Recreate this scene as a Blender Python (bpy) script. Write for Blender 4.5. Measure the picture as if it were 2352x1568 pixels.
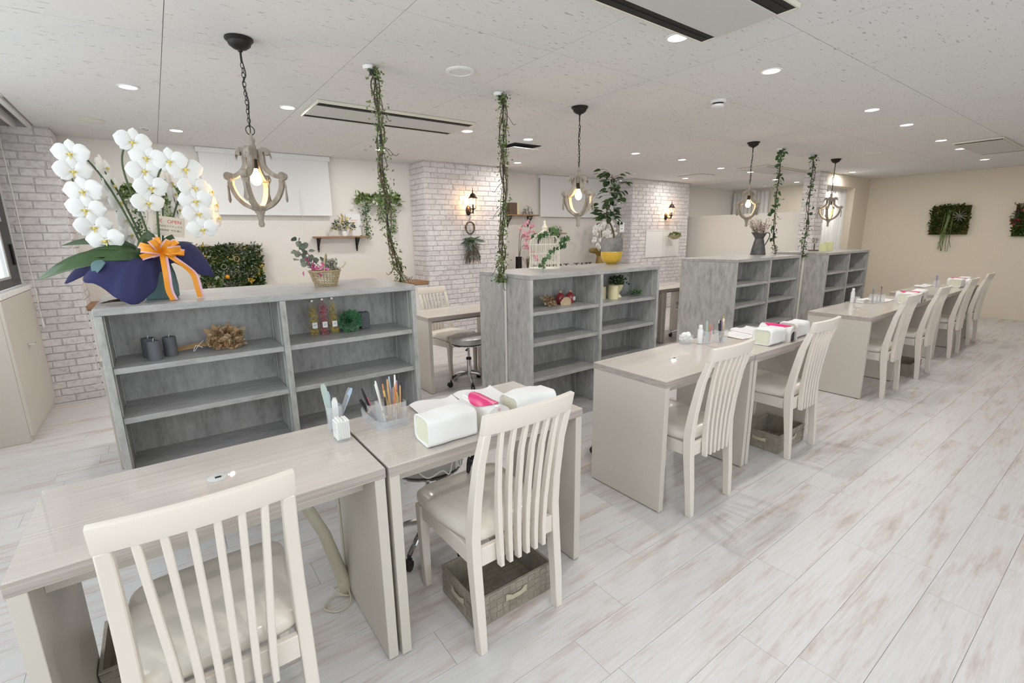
import bpy, bmesh, math, random
from mathutils import Vector, Matrix, Euler
PI = math.pi
for o in list(bpy.data.objects): bpy.data.objects.remove(o, do_unlink=True)
SC = bpy.context.scene
COL = SC.collection

# ------------------------------------------------------------------ camera
# metres; X runs along the desk rows, Y towards the brick pillars, camera stands at X=0 Y=0
FOC, YAW, PITCH, ROLL, HCAM = 1091.5, 0.937116, 0.219153, 0.013971, 1.43
cd = bpy.data.cameras.new('camera'); cam = bpy.data.objects.new('camera', cd); COL.objects.link(cam)
fw = Vector((math.cos(YAW)*math.cos(PITCH), math.sin(YAW)*math.cos(PITCH), -math.sin(PITCH)))
rt = Vector((math.sin(YAW), -math.cos(YAW), 0)); dn = fw.cross(rt)
r2 = math.cos(ROLL)*rt + math.sin(ROLL)*dn; d2 = -math.sin(ROLL)*rt + math.cos(ROLL)*dn
cam.matrix_world = Matrix(((r2.x, -d2.x, -fw.x, 0), (r2.y, -d2.y, -fw.y, 0), (r2.z, -d2.z, -fw.z, HCAM), (0, 0, 0, 1)))
cd.sensor_fit = 'HORIZONTAL'; cd.sensor_width = 36.0; cd.lens = 36.0*FOC/2352.0
cd.clip_start = 0.05; cd.clip_end = 200
SC.camera = cam

# ------------------------------------------------------------------ world, window portals, exposure
SKY_STRENGTH = 3.1
DOWN_W = 6.6
BULB_W = 2.2
EXPOSURE = 0.0
w = bpy.data.worlds.new('overcast_sky'); SC.world = w; w.use_nodes = True
bg = w.node_tree.nodes['Background']; bg.inputs[0].default_value = (0.86, 0.94, 1.0, 1); bg.inputs[1].default_value = SKY_STRENGTH
SC.view_settings.view_transform = 'Standard'; SC.view_settings.look = 'None'
SC.view_settings.exposure = EXPOSURE; SC.view_settings.gamma = 1.0; SC.view_settings.use_curve_mapping = False
def portal(loc, rot, sx, sy):
    l = bpy.data.lights.new('window_portal', 'AREA'); l.shape = 'RECTANGLE'; l.size = sx; l.size_y = sy
    l.cycles.is_portal = True
    o = bpy.data.objects.new('window_portal', l); COL.objects.link(o); o.location = loc; o.rotation_euler = rot
portal((-1.62, 1.1, 1.6), (0, -PI/2, 0), 1.25, 6.2)
portal((1.5, -2.62, 1.55), (PI/2, 0, 0), 4.4, 1.5)
portal((-1.06, 5.21, 1.7), (0, -PI/2, 0), 1.2, 0.95)

# ------------------------------------------------------------------ materials
MATS = {}
def base(name):
    m = bpy.data.materials.new(name); m.use_nodes = True; MATS[name] = m
    return m, m.node_tree, m.node_tree.nodes['Principled BSDF']
def M(name, col, rough=.5, metal=0., spec=.5, coat=0., emit=None, es=0.):
    m, t, b = base(name)
    b.inputs['Base Color'].default_value = (*col, 1); b.inputs['Roughness'].default_value = rough
    b.inputs['Metallic'].default_value = metal; b.inputs['Specular IOR Level'].default_value = spec
    b.inputs['Coat Weight'].default_value = coat; b.inputs['Coat Roughness'].default_value = .06
    if emit: b.inputs['Emission Color'].default_value = (*emit, 1); b.inputs['Emission Strength'].default_value = es
    return m
def ramp(t, stops):
    r = t.nodes.new('ShaderNodeValToRGB'); e = r.color_ramp.elements
    e[0].position, e[0].color = stops[0][0], (*stops[0][1], 1); e[1].position, e[1].color = stops[-1][0], (*stops[-1][1], 1)
    for p, c in stops[1:-1]: q = e.new(p); q.color = (*c, 1)
    return r
def coords(t, scale, rnd=0., space='Object'):
    tc = t.nodes.new('ShaderNodeTexCoord'); mp = t.nodes.new('ShaderNodeMapping'); mp.inputs['Scale'].default_value = scale
    t.links.new(tc.outputs[space], mp.inputs['Vector'])
    if rnd:
        oi = t.nodes.new('ShaderNodeObjectInfo'); mu = t.nodes.new('ShaderNodeMath'); mu.operation = 'MULTIPLY'; mu.inputs[1].default_value = rnd
        t.links.new(oi.outputs['Random'], mu.inputs[0]); t.links.new(mu.outputs[0], mp.inputs['Location'])
    return mp
def noise(t, mp, sc, detail=4., rough=.55, dist=0.):
    n = t.nodes.new('ShaderNodeTexNoise'); n.inputs['Scale'].default_value = sc; n.inputs['Detail'].default_value = detail
    n.inputs['Roughness'].default_value = rough; n.inputs['Distortion'].default_value = dist
    t.links.new(mp.outputs[0], n.inputs['Vector']); return n
def Mn(name, stops, sc, stretch=(1, 1, 1), rough=.5, detail=5., nrough=.6, rnd=0., bump=0., coat=0., spec=.5, metal=0., dist=0.):
    m, t, b = base(name); mp = coords(t, stretch, rnd); n = noise(t, mp, sc, detail, nrough, dist)
    r = ramp(t, stops); t.links.new(n.outputs[0], r.inputs[0]); t.links.new(r.outputs[0], b.inputs['Base Color'])
    b.inputs['Roughness'].default_value = rough; b.inputs['Coat Weight'].default_value = coat; b.inputs['Coat Roughness'].default_value = .025
    b.inputs['Specular IOR Level'].default_value = spec; b.inputs['Metallic'].default_value = metal
    if bump:
        bp = t.nodes.new('ShaderNodeBump'); bp.inputs['Strength'].default_value = bump; bp.inputs['Distance'].default_value = .004
        t.links.new(n.outputs[0], bp.inputs['Height']); t.links.new(bp.outputs[0], b.inputs['Normal'])
    return m
def Mleaf(name, stops, rough=.5, spec=.4):
    m, t, b = base(name); g = t.nodes.new('ShaderNodeNewGeometry'); r = ramp(t, stops)
    oi = t.nodes.new('ShaderNodeObjectInfo'); ad = t.nodes.new('ShaderNodeMath'); ad.operation = 'ADD'; fr = t.nodes.new('ShaderNodeMath'); fr.operation = 'FRACT'
    t.links.new(g.outputs['Random Per Island'], ad.inputs[0]); t.links.new(oi.outputs['Random'], ad.inputs[1]); t.links.new(ad.outputs[0], fr.inputs[0])
    t.links.new(fr.outputs[0], r.inputs[0]); t.links.new(r.outputs[0], b.inputs['Base Color'])
    b.inputs['Roughness'].default_value = rough; b.inputs['Specular IOR Level'].default_value = spec; return m
def Mclear(name, col, fac, rough=.15):
    m, t, b = base(name); b.inputs['Base Color'].default_value = (*col, 1); b.inputs['Roughness'].default_value = rough
    tr = t.nodes.new('ShaderNodeBsdfTransparent'); mx = t.nodes.new('ShaderNodeMixShader'); mx.inputs[0].default_value = fac
    t.links.new(tr.outputs[0], mx.inputs[1]); t.links.new(b.outputs[0], mx.inputs[2])
    t.links.new(mx.outputs[0], t.nodes['Material Output'].inputs[0]); return m

def floor_mat():
    m, t, b = base('whitewashed_plank'); mp = coords(t, (1.3, 9, 1), 37.)
    n1 = noise(t, mp, 1.6, 7, .68, .25); r1 = ramp(t, [(.28, (.50, .41, .365)), (.42, (.64, .59, .565)), (.50, (.69, .68, .68))])
    t.links.new(n1.outputs[0], r1.inputs[0])
    mp2 = coords(t, (1, 26, 1), 11.); n2 = noise(t, mp2, 5., 3, .6); r2_ = ramp(t, [(.35, (.92, .91, .905)), (.6, (1, 1, 1))])
    t.links.new(n2.outputs[0], r2_.inputs[0])
    mx = t.nodes.new('ShaderNodeMix'); mx.data_type = 'RGBA'; mx.blend_type = 'MULTIPLY'; mx.inputs[0].default_value = 1
    t.links.new(r1.outputs[0], mx.inputs[6]); t.links.new(r2_.outputs[0], mx.inputs[7]); t.links.new(mx.outputs[2], b.inputs['Base Color'])
    b.inputs['Roughness'].default_value = .34; b.inputs['Specular IOR Level'].default_value = .4
    return m
floor_mat()
def tile_mat():
    m, t, b = base('fissured_ceiling_tile'); mp = coords(t, (22, 75, 10), 5.)
    n = noise(t, mp, 1.0, 2, .5, .6); r = ramp(t, [(.60, (.80, .80, .79)), (.655, (.80, .80, .79)), (.70, (.50, .50, .49))])
    t.links.new(n.outputs[0], r.inputs[0]); t.links.new(r.outputs[0], b.inputs['Base Color']); b.inputs['Roughness'].default_value = .9
    return m
tile_mat()
def brick_mat():
    m, t, b = base('whitewashed_brick'); mp = coords(t, (1, 1, 1), 23.)
    n = noise(t, mp, 26., 5, .7); r = ramp(t, [(.30, (.50, .475, .475)), (.45, (.73, .70, .695)), (.60, (.80, .775, .77))])
    t.links.new(n.outputs[0], r.inputs[0])
    oi = t.nodes.new('ShaderNodeObjectInfo'); r3 = ramp(t, [(0., (.87, .86, .87)), (.5, (.97, .96, .96)), (1., (1, 1, 1))]); t.links.new(oi.outputs['Random'], r3.inputs[0])
    mx = t.nodes.new('ShaderNodeMix'); mx.data_type = 'RGBA'; mx.blend_type = 'MULTIPLY'; mx.inputs[0].default_value = 1
    t.links.new(r.outputs[0], mx.inputs[6]); t.links.new(r3.outputs[0], mx.inputs[7]); t.links.new(mx.outputs[2], b.inputs['Base Color'])
    b.inputs['Roughness'].default_value = .85; return m
brick_mat()
Mn('mortar', [(.3, (.56, .53, .535)), (.7, (.72, .69, .69))], 30, rough=.9)
Mn('wall_paint', [(.3, (.80, .765, .715)), (.7, (.815, .78, .73))], 60, rough=.85, bump=.05)
Mn('far_wall_paint', [(.3, (.78, .70, .575)), (.7, (.80, .72, .595))], 60, rough=.85, bump=.05)
M('white_paint', (.80, .79, .77), .6)
M('joint_grey', (.40, .39, .38), .9)
M('floor_joint', (.50, .47, .45), .9)
Mn('grey_board', [(.28, (.25, .246, .232)), (.48, (.425, .42, .405)), (.70, (.57, .565, .55))], 9., (2.6, 2.6, .8), rough=.55, detail=8, nrough=.74, rnd=9.)
Mn('grey_board_flat', [(.28, (.27, .267, .26)), (.48, (.395, .392, .385)), (.70, (.50, .497, .49))], 9., (.8, 2.6, 2.6), rough=.35, detail=8, nrough=.74, rnd=9., coat=.15)
M('shelf_peg_strip', (.62, .63, .60), .4, .3)
Mn('desk_top', [(.30, (.49, .435, .385)), (.47, (.56, .51, .46)), (.60, (.61, .56, .51)), (.72, (.74, .70, .65))], 3., (.45, 40, 40), rough=.4, detail=5, nrough=.7, rnd=7., coat=.7)
Mn('desk_edge', [(.30, (.30, .26, .235)), (.5, (.43, .38, .345)), (.7, (.55, .50, .46))], 3., (.55, 5, 60), rough=.35, detail=5, nrough=.7, rnd=7.)
M('desk_panel', (.60, .56, .495), .45)
M('chair_paint', (.77, .712, .635), .38)
M('chair_white_paint', (.80, .785, .765), .35)
M('cream_vinyl', (.82, .775, .69), .28, coat=.2)
M('chrome', (.72, .72, .73), .10, 1.)
M('black_plastic', (.02, .02, .022), .4)
M('stool_vinyl', (.56, .545, .53), .3, .15)
M('white_plastic', (.82, .82, .81), .35)
M('ivory_plastic', (.74, .72, .60), .4)
M('grey_plastic', (.62, .62, .60), .5)
M('vent_black', (.010, .010, .010), .7)
M('iron_black', (.022, .02, .019), .45, .4)
M('bronze_black', (.035, .026, .02), .45, .5)
Mn('weathered_wood', [(.3, (.23, .19, .15)), (.5, (.345, .30, .245)), (.7, (.45, .40, .34))], 16, (2, 2, .7), rough=.7, rnd=5.)
Mn('brown_wood', [(.3, (.24, .12, .055)), (.6, (.37, .20, .10))], 6, (1, 9, 9), rough=.45)
M('dark_wood', (.13, .085, .055), .6)
M('towel_white', (.86, .86, .855), .9, spec=.1)
M('foam_cream', (.76, .76, .60), .6)
M('paper_white', (.84, .84, .84), .7)
M('pink_lacquer', (.80, .035, .22), .25)
M('gloss_white', (.82, .81, .80), .15, coat=.4)
M('cotton_white', (.86, .86, .82), .95, spec=.05)
Mclear('frosted_plastic', (.88, .90, .92), .22, .3)
Mclear('clear_glass', (.85, .9, .92), .10, .04)
Mclear('window_glass', (.85, .9, .92), .06, .02)
M('lamp_disc', (1, 1, 1), .5, emit=(1., .96, .92), es=9.)
M('bulb_glow', (1, .9, .7), .3, emit=(1., .70, .36), es=9.)
M('screen_fabric', (.80, .80, .795), .75)
M('alu', (.62, .62, .60), .35, .8)
M('window_black', (.018, .018, .02), .35)
M('navy_cloth', (.040, .042, .115), .85, spec=.2)
M('teal_cloth', (.13, .215, .225), .85, spec=.2)
M('orange_ribbon', (.86, .33, .02), .4)
M('pink_ribbon', (.78, .47, .56), .4)
M('orchid_white', (.87, .88, .86), .55, spec=.25)
M('orchid_yellow', (.76, .62, .18), .55)
M('orchid_pink', (.80, .42, .47), .55)
M('orchid_magenta', (.45, .05, .14), .55)
M('stem_green', (.06, .10, .035), .5)
Mn('orchid_leaf', [(.3, (.018, .055, .015)), (.7, (.05, .11, .025))], 6, (1, 1, 1), rough=.32, coat=.2)
M('vine_bark', (.11, .08, .05), .8)
Mleaf('vine_leaf', [(0, (.07, .12, .03)), (.5, (.14, .21, .06)), (1, (.25, .33, .12))])
Mleaf('ivy_leaf', [(0, (.018, .065, .022)), (.6, (.045, .13, .035)), (1, (.12, .21, .06))], .4)
Mleaf('dark_leaf', [(0, (.012, .04, .012)), (.6, (.03, .075, .018)), (1, (.06, .12, .03))], .3)
Mleaf('moss_mix', [(0, (.02, .035, .01)), (.35, (.05, .085, .02)), (.7, (.10, .12, .03)), (1, (.13, .09, .03))], .9, .1)
Mleaf('frame_mix', [(0, (.02, .06, .025)), (.3, (.07, .13, .05)), (.5, (.16, .21, .10)), (.7, (.24, .28, .24)), (.85, (.25, .19, .05)), (1, (.035, .07, .03))], .8, .1)
Mleaf('eucalyptus', [(0, (.10, .14, .11)), (.6, (.17, .21, .17)), (1, (.23, .25, .2))], .7)
Mleaf('dusty_leaf', [(0, (.16, .17, .14)), (.5, (.28, .30, .25)), (1, (.42, .42, .34))], .8)
Mleaf('dried_petal', [(0, (.30, .17, .08)), (.4, (.46, .29, .15)), (.75, (.55, .40, .25)), (1, (.42, .36, .22))], .75)
Mleaf('magenta_petal', [(0, (.42, .05, .20)), (1, (.62, .16, .34))], .6)
Mleaf('yellow_petal', [(0, (.62, .42, .05)), (.6, (.70, .55, .16)), (1, (.60, .30, .05))], .7)
Mleaf('heather', [(0, (.50, .33, .37)), (.5, (.58, .45, .46)), (1, (.30, .32, .17))], .8)
Mleaf('lichen', [(0, (.52, .52, .46)), (.5, (.36, .38, .29)), (1, (.60, .58, .52))], .9)
Mleaf('red_leaf', [(0, (.25, .02, .03)), (1, (.40, .05, .06))], .7)
Mn('straw', [(.35, (.38, .30, .17)), (.65, (.55, .46, .29))], 40, rough=.8)
Mn('woven_taupe', [(.3, (.23, .20, .155)), (.7, (.37, .335, .275))], 14, rough=.5, rnd=13.)
M('woven_handle', (.50, .46, .34), .5)
M('grey_wax', (.125, .125, .14), .65)
M('cream_wax', (.76, .69, .43), .5)
M('pale_wax', (.74, .74, .42), .5)
M('glass_amber', (.36, .045, .05), .12, coat=.3)
M('cork', (.60, .45, .3), .8)
Mleaf('bottle_yellow', [(0, (.62, .38, .02)), (.5, (.50, .40, .08)), (.8, (.12, .14, .03)), (1, (.45, .12, .03))], .4)
Mleaf('bottle_red', [(0, (.45, .05, .11)), (.6, (.55, .22, .22)), (1, (.36, .06, .08))], .4)
Mclear('bottle_glass', (.72, .60, .25), .14, .05)
Mclear('bottle_glass_red', (.6, .2, .2), .14, .05)
M('label_white', (.84, .84, .82), .6)
M('ink_grey', (.12, .12, .12), .7)
M('ink_red', (.62, .10, .07), .7)
M('card_cream', (.78, .70, .58), .7)
Mleaf('succulent', [(0, (.03, .14, .06)), (.6, (.07, .20, .085)), (1, (.10, .16, .10))], .45)
M('cage_ivory', (.80, .79, .70), .5)
Mn('concrete', [(.3, (.12, .12, .12)), (.6, (.26, .255, .25))], 9, rough=.85)
def crackle():
    m, t, b = base('yellow_crackle'); mp = coords(t, (1, 1, 1)); v = t.nodes.new('ShaderNodeTexVoronoi'); v.feature = 'DISTANCE_TO_EDGE'; v.inputs['Scale'].default_value = 16
    t.links.new(mp.outputs[0], v.inputs['Vector']); r = ramp(t, [(0., (.46, .28, .025)), (.016, (.62, .40, .035))]); t.links.new(v.outputs[0], r.inputs[0])
    t.links.new(r.outputs[0], b.inputs['Base Color']); b.inputs['Roughness'].default_value = .12; b.inputs['Coat Weight'].default_value = .5
crackle()
M('kraft_gold', (.32, .22, .055), .5, .2)
Mn('zinc', [(.3, (.07, .075, .08)), (.7, (.15, .155, .16))], 9, rough=.45, metal=.5)
M('brush_black', (.018, .018, .02), .35)
M('brush_white', (.80, .79, .74), .35)
M('brush_wood', (.58, .34, .15), .5)
M('brush_orange', (.66, .24, .08), .45)
M('brush_pink', (.66, .17, .22), .4)
M('brush_gold', (.55, .38, .12), .35, .4)
M('brush_lilac', (.42, .33, .50), .4)
M('brush_blue', (.42, .54, .68), .4)
M('file_sage', (.42, .49, .46), .6)
M('file_grey', (.30, .30, .31), .6)
M('purple_plastic', (.25, .03, .20), .4)
M('lime_plastic', (.45, .58, .08), .4)
M('beige_tube', (.62, .59, .46), .5)
M('cord_white', (.75, .74, .68), .5)
M('curtain_sheer', (.84, .84, .82), .8)
M('wood_letter', (.17, .13, .105), .7)

# ------------------------------------------------------------------ mesh builder
class MB:
    def __init__(s): s.v = []; s.f = []
    def add(s, vs, fs):
        n = len(s.v); s.v += [tuple(p) for p in vs]; s.f += [tuple(i+n for i in f) for f in fs]; return s
    def box(s, x0, x1, y0, y1, z0, z1):
        return s.add([(x0, y0, z0), (x1, y0, z0), (x1, y1, z0), (x0, y1, z0), (x0, y0, z1), (x1, y0, z1), (x1, y1, z1), (x0, y1, z1)],
                     [(3, 2, 1, 0), (4, 5, 6, 7), (0, 1, 5, 4), (1, 2, 6, 5), (2, 3, 7, 6), (3, 0, 4, 7)])
    def tube(s, path, r, n=6, closed=False):
        P = [Vector(p) for p in path]; m = len(P); R = r if isinstance(r, (list, tuple)) else [r]*m
        vs = []; prev = None
        for i, p in enumerate(P):
            if closed: d = P[(i+1) % m]-P[i-1]
            else: d = P[min(i+1, m-1)]-P[max(i-1, 0)]
            if d.length < 1e-9: d = Vector((0, 0, 1))
            d.normalize()
            if prev is None: a = d.orthogonal().normalized()
            else:
                a = prev-d*prev.dot(d)
                a = a.normalized() if a.length > 1e-6 else d.orthogonal().normalized()
            prev = a; b = d.cross(a)
            for k in range(n):
                t = 2*PI*k/n; vs.append(p+(a*math.cos(t)+b*math.sin(t))*R[i])
        fs = []
        for i in range(m if closed else m-1):
            j = (i+1) % m
            for k in range(n): fs.append((i*n+k, i*n+(k+1) % n, j*n+(k+1) % n, j*n+k))
        if not closed: fs.append(tuple(range(n))[::-1]); fs.append(tuple((m-1)*n+k for k in range(n)))
        return s.add(vs, fs)
    def lathe(s, prof, n=20, c=(0, 0, 0), sx=1., sy=1.):
        vs = []; m = len(prof)
        for r, z in prof:
            for k in range(n):
                t = 2*PI*k/n; vs.append((c[0]+r*sx*math.cos(t), c[1]+r*sy*math.sin(t), c[2]+z))
        fs = [(i*n+k, i*n+(k+1) % n, (i+1)*n+(k+1) % n, (i+1)*n+k) for i in range(m-1) for k in range(n)]
        if prof[0][0] > 1e-5: fs.append(tuple(range(n))[::-1])
        if prof[-1][0] > 1e-5: fs.append(tuple((m-1)*n+k for k in range(n)))
        return s.add(vs, fs)
    def ball(s, c, r, n=10, m=6, sz=1., sx=1., sy=1.):
        return s.lathe([(max(1e-6, r*math.sin(PI*i/m)), -r*sz*math.cos(PI*i/m)) for i in range(m+1)], n, c, sx, sy)
    def sweep(s, secs):
        # secs: list of (cx, cy, z, hx, hy) horizontal rectangles
        vs = []
        for cx, cy, z, hx, hy in secs: vs += [(cx-hx, cy-hy, z), (cx+hx, cy-hy, z), (cx+hx, cy+hy, z), (cx-hx, cy+hy, z)]
        fs = [(3, 2, 1, 0)]; m = len(secs)
        for i in range(m-1):
            for k in range(4): fs.append((i*4+k, i*4+(k+1) % 4, (i+1)*4+(k+1) % 4, (i+1)*4+k))
        fs.append(tuple((m-1)*4+k for k in range(4))); return s.add(vs, fs)
    def strip(s, path, half, thick=None):
        # ribbon: path points, half-width vectors (one or list); thick = offset vector
        m = len(path); H = half if isinstance(half, list) else [half]*m; T = Vector(thick) if thick else Vector((0, 0, 0))
        vs = []
        for p, h in zip(path, H):
            p = Vector(p); h = Vector(h); vs += [p-h, p+h, p+h+T, p-h+T]
        fs = []
        for i in range(m-1):
            for k in range(4): fs.append((i*4+k, i*4+(k+1) % 4, (i+1)*4+(k+1) % 4, (i+1)*4+k))
        fs += [(3, 2, 1, 0), tuple((m-1)*4+k for k in range(4))]; return s.add(vs, fs)
    def poly(s, pts, y0, y1, plane='xz', c=(0, 0, 0)):
        n = len(pts); f = {'xz': lambda a, b, h: (a+c[0], h+c[1], b+c[2]), 'xy': lambda a, b, h: (a+c[0], b+c[1], h+c[2]), 'yz': lambda a, b, h: (h+c[0], a+c[1], b+c[2])}[plane]
        vs = [f(a, b, y0) for a, b in pts]+[f(a, b, y1) for a, b in pts]
        fs = [tuple(range(n)), tuple(range(n, 2*n))[::-1]]+[(k, k+n, (k+1) % n+n, (k+1) % n) for k in range(n)]; return s.add(vs, fs)
    def leaf(s, p, d, nrm, L, W, fold=.25, droop=0., seg=2):
        p = Vector(p); d = Vector(d).normalized(); nrm = Vector(nrm); sd = d.cross(nrm)
        if sd.length < 1e-4: sd = d.orthogonal()
        sd.normalize(); nn = sd.cross(d); vs = [p]; fs = []; prof = [.82, 1., .76] if seg == 3 else ([.9, .75] if seg == 2 else [1.])
        for i, wv in enumerate(prof):
            t = (i+1)/(len(prof)+1); c = p+d*L*t-nn*(droop*L*t*t)
            vs += [c-sd*W*.5*wv+nn*fold*W*.5, c-nn*.0, c+sd*W*.5*wv+nn*fold*W*.5]
        vs.append(p+d*L-nn*droop*L); k = len(prof)
        fs += [(0, 2, 1), (0, 3, 2)]
        for i in range(k-1):
            a = 1+3*i; b = a+3; fs += [(a, a+1, b+1, b), (a+1, a+2, b+2, b+1)]
        a = 1+3*(k-1); e = len(vs)-1; fs += [(a, a+1, e), (a+1, a+2, e)]
        return s.add(vs, fs)
    def merge(s, o, mat=None):
        return s.add([mat @ Vector(p) for p in o.v] if mat else o.v, o.f)
    def mesh(s, name, mat, smooth=False, bevel=0., seg=1):
        me = bpy.data.meshes.new(name); me.from_pydata(s.v, [], s.f)
        bm = bmesh.new(); bm.from_mesh(me)
        if bevel:
            ed = [e for e in bm.edges if len(e.link_faces) == 2 and e.calc_face_angle(0) > .6]
            bmesh.ops.bevel(bm, geom=ed, offset=bevel, segments=seg, profile=.6, affect='EDGES', clamp_overlap=True)
        bmesh.ops.recalc_face_normals(bm, faces=bm.faces); bm.to_mesh(me); bm.free()
        me.materials.append(MATS[mat])
        if smooth:
            me.polygons.foreach_set('use_smooth', [True]*len(me.polygons))
            if smooth != 2:
                try: me.set_sharp_from_angle(angle=.7)
                except Exception: pass
        return me
    def build(s, name, mat, parent=None, smooth=False, bevel=0., seg=1, loc=None, rot=None):
        return link(name, s.mesh(name, mat, smooth, bevel, seg), parent, loc, rot)
def link(name, me, parent=None, loc=None, rot=None):
    o = bpy.data.objects.new(name, me); COL.objects.link(o)
    if parent: o.parent = parent
    if loc: o.location = loc
    if rot: o.rotation_euler = rot
    return o
def tag(o, label, cat, group=None):
    o['label'] = label; o['category'] = cat
    if group: o['group'] = group
    return o
def thing(name, label, cat, loc=(0, 0, 0), rz=0., group=None):
    o = bpy.data.objects.new(name, None); COL.objects.link(o); o.empty_display_size = .05
    o.location = loc; o.rotation_euler = (0, 0, rz); return tag(o, label, cat, group)
def struct(o, label=None):
    o['kind'] = 'structure'
    if label: o['label'] = label
    return o
KIDS = {}
def copy_tree(o, parent=None):
    c = o.copy(); COL.objects.link(c); c.parent = parent
    for ch in o.children: copy_tree(ch, c)
    return c
def dup(o, label, loc, rz=None):
    c = copy_tree(o); c.location = loc; c['label'] = label
    if rz is not None: c.rotation_euler = (0, 0, rz)
    return c
def bez(a, b, c, d, n=8):
    a, b, c, d = map(Vector, (a, b, c, d)); out = []
    for i in range(n+1):
        t = i/n; u = 1-t; out.append(a*u**3+b*3*u*u*t+c*3*u*t*t+d*t**3)
    return out
def smoothpath(pts, n=4):
    P = [Vector(p) for p in pts]; out = []
    for i in range(len(P)-1):
        p0 = P[max(i-1, 0)]; p1 = P[i]; p2 = P[i+1]; p3 = P[min(i+2, len(P)-1)]
        for k in range(n):
            t = k/n; out.append(.5*((2*p1)+(p2-p0)*t+(2*p0-5*p1+4*p2-p3)*t*t+(3*p1-p0-3*p2+p3)*t**3))
    out.append(P[-1]); return out
def rdir(R): 
    while True:
        v = Vector((R.uniform(-1, 1), R.uniform(-1, 1), R.uniform(-1, 1)))
        if .1 < v.length < 1: return v.normalized()
ORD = ['first', 'second', 'third', 'fourth', 'fifth', 'sixth', 'seventh', 'eighth', 'ninth', 'tenth', 'eleventh', 'twelfth']

# ================================================================== THE SETTING
ZC = 2.37
X0, X1, Y0, Y1 = -1.5, 10.95, -2.5, 6.15
# floor: joint-coloured base with every plank on it
floor = struct(MB().box(X0-.1, X1+.1, Y0-.1, Y1+.1, -.06, -.005).build('floor', 'floor_joint'), 'whitewashed plank floor with beige wear streaks')
PW, PL = .1715, .92
R = random.Random(3)
planks = []
k = -1
y = 1.036
while y-PW > Y0: y -= PW
known = {round(1.036+PW, 2): .952, round(1.036+2*PW, 2): 1.215, .86: 1.645, .69: 2.10, .52: 2.17}
while y < Y1:
    off = R.uniform(0, PL)
    for kk, vv in known.items():
        if abs(kk-(y+PW)) < .02: off = vv % PL
    x = X0-PL+off % PL-(PL if X0 < 0 else 0)
    while x < X1:
        a, b, c, d = max(x, X0)+.0006, min(x+PL, X1)-.0006, max(y, Y0)+.0006, min(y+PW, Y1)-.0006
        if b-a > .02 and d-c > .02: planks.append((a, b, c, d))
        x += PL
    y += PW
def frame_score(a, b, c, d):
    best = 1e9; vis = False
    for px, py in ((a, c), (b, c), (a, d), (b, d), ((a+b)/2, (c+d)/2)):
        v = Vector((px, py, -HCAM)); zc = v.dot(fw)
        if zc < .2: continue
        u = v.dot(r2)/zc*FOC; q = v.dot(d2)/zc*FOC
        if abs(u) < 1190 and abs(q) < 800: vis = True
    m = Vector(((a+b)/2, (c+d)/2, -HCAM))
    return m.length if vis else m.length+100
planks.sort(key=lambda p: frame_score(*p))
pm = {}
rest = MB()
for i, (a, b, c, d) in enumerate(planks):
    if i < 300:
        key = (round(b-a, 3), round(d-c, 3))
        if key not in pm: pm[key] = MB().box(0, b-a, 0, d-c, -.006, 0).mesh('plank', 'whitewashed_plank')
        link('plank', pm[key], floor, (a, c, 0))
    else: rest.box(a, b, c, d, -.006, 0)
o = rest.build('plank_rest', 'whitewashed_plank', floor); o['kind'] = 'stuff'

# ceiling: slab with every tile under it
ceil = struct(MB().box(X0-.1, X1+.1, Y0-.1, Y1+.1, 2.46, 2.52).build('ceiling', 'joint_grey'), 'white fissured tile ceiling')
TX, TY = .829, .8845
xs = [.171+TX*i for i in range(-3, 16)]; ys = [2.10+TY*i for i in range(-6, 6)]
tm = {}
for xa in xs:
    for ya in ys:
        a, b, c, d = max(xa, X0)+.0018, min(xa+TX, X1)-.0018, max(ya, Y0)+.0018, min(ya+TY, Y1)-.0018
        if b-a < .03 or d-c < .03: continue
        if a < -.66 and d > 4.75:
            if c > 4.75: continue
            d = 4.75
        key = (round(b-a, 3), round(d-c, 3))
        if key not in tm: tm[key] = MB().box(0, b-a, 0, d-c, 0, .004).mesh('ceiling_tile', 'fissured_ceiling_tile')
        link('ceiling_tile', tm[key], ceil, (a, c, ZC))
MB().box(X0, -.672, Y0, 4.75, ZC+.0045, ZC+.088).box(-.6719, X1, Y0, Y1, ZC+.0045, ZC+.088).build('tile_backing', 'joint_grey', ceil)
# curtain box over the left window
cb = MB().box(-.70, -.672, 4.70, Y1, 2.35, 2.459).box(-.79, -.765, 4.75, 5.74, 2.34, 2.40).box(-.93, -.90, 4.75, 5.74, 2.34, 2.40)
struct(cb.build('trim_1', 'white_paint'), 'pale curtain box recessed in ceiling above left window')

def wall(name, boxes, mat, label):
    m = MB()
    for b in boxes: m.box(*b)
    return struct(m.build(name, mat), label)
ZT = 2.459
wall('wall_back', [(-1.04, X1, Y1, Y1+.1, 0, ZT)], 'wall_paint', 'warm white rear wall')
wall('wall_far', [(X1, X1+.1, Y0, Y1+.1, 0, ZT)], 'far_wall_paint', 'beige far end wall carrying moss pictures')
wall('wall_left', [(-1.6, X0, Y0, 4.70, 0, .97), (-1.6, X0, Y0, 4.70, 2.24, ZT), (-1.6, X0, Y0, -2.05, .97, 2.24), (-1.6, X0, 4.25, 4.70, .97, 2.24)] +
     [(-1.6, X0, y, y+.08, .97, 2.24) for y in (-.55, 1.0, 2.6)], 'wall_paint', 'white window wall')
wall('wall_left_recess', [(-1.6, -.95, 4.70, 4.735, 1.082, ZT), (-1.04, -.95, 4.735, 5.735, 2.335, ZT), (-1.04, -.95, 5.737, Y1, 0, ZT), (-1.6, -1.5, 4.70, 5.735, 0, 1.082)], 'white_paint', 'white window recess wall')
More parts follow.
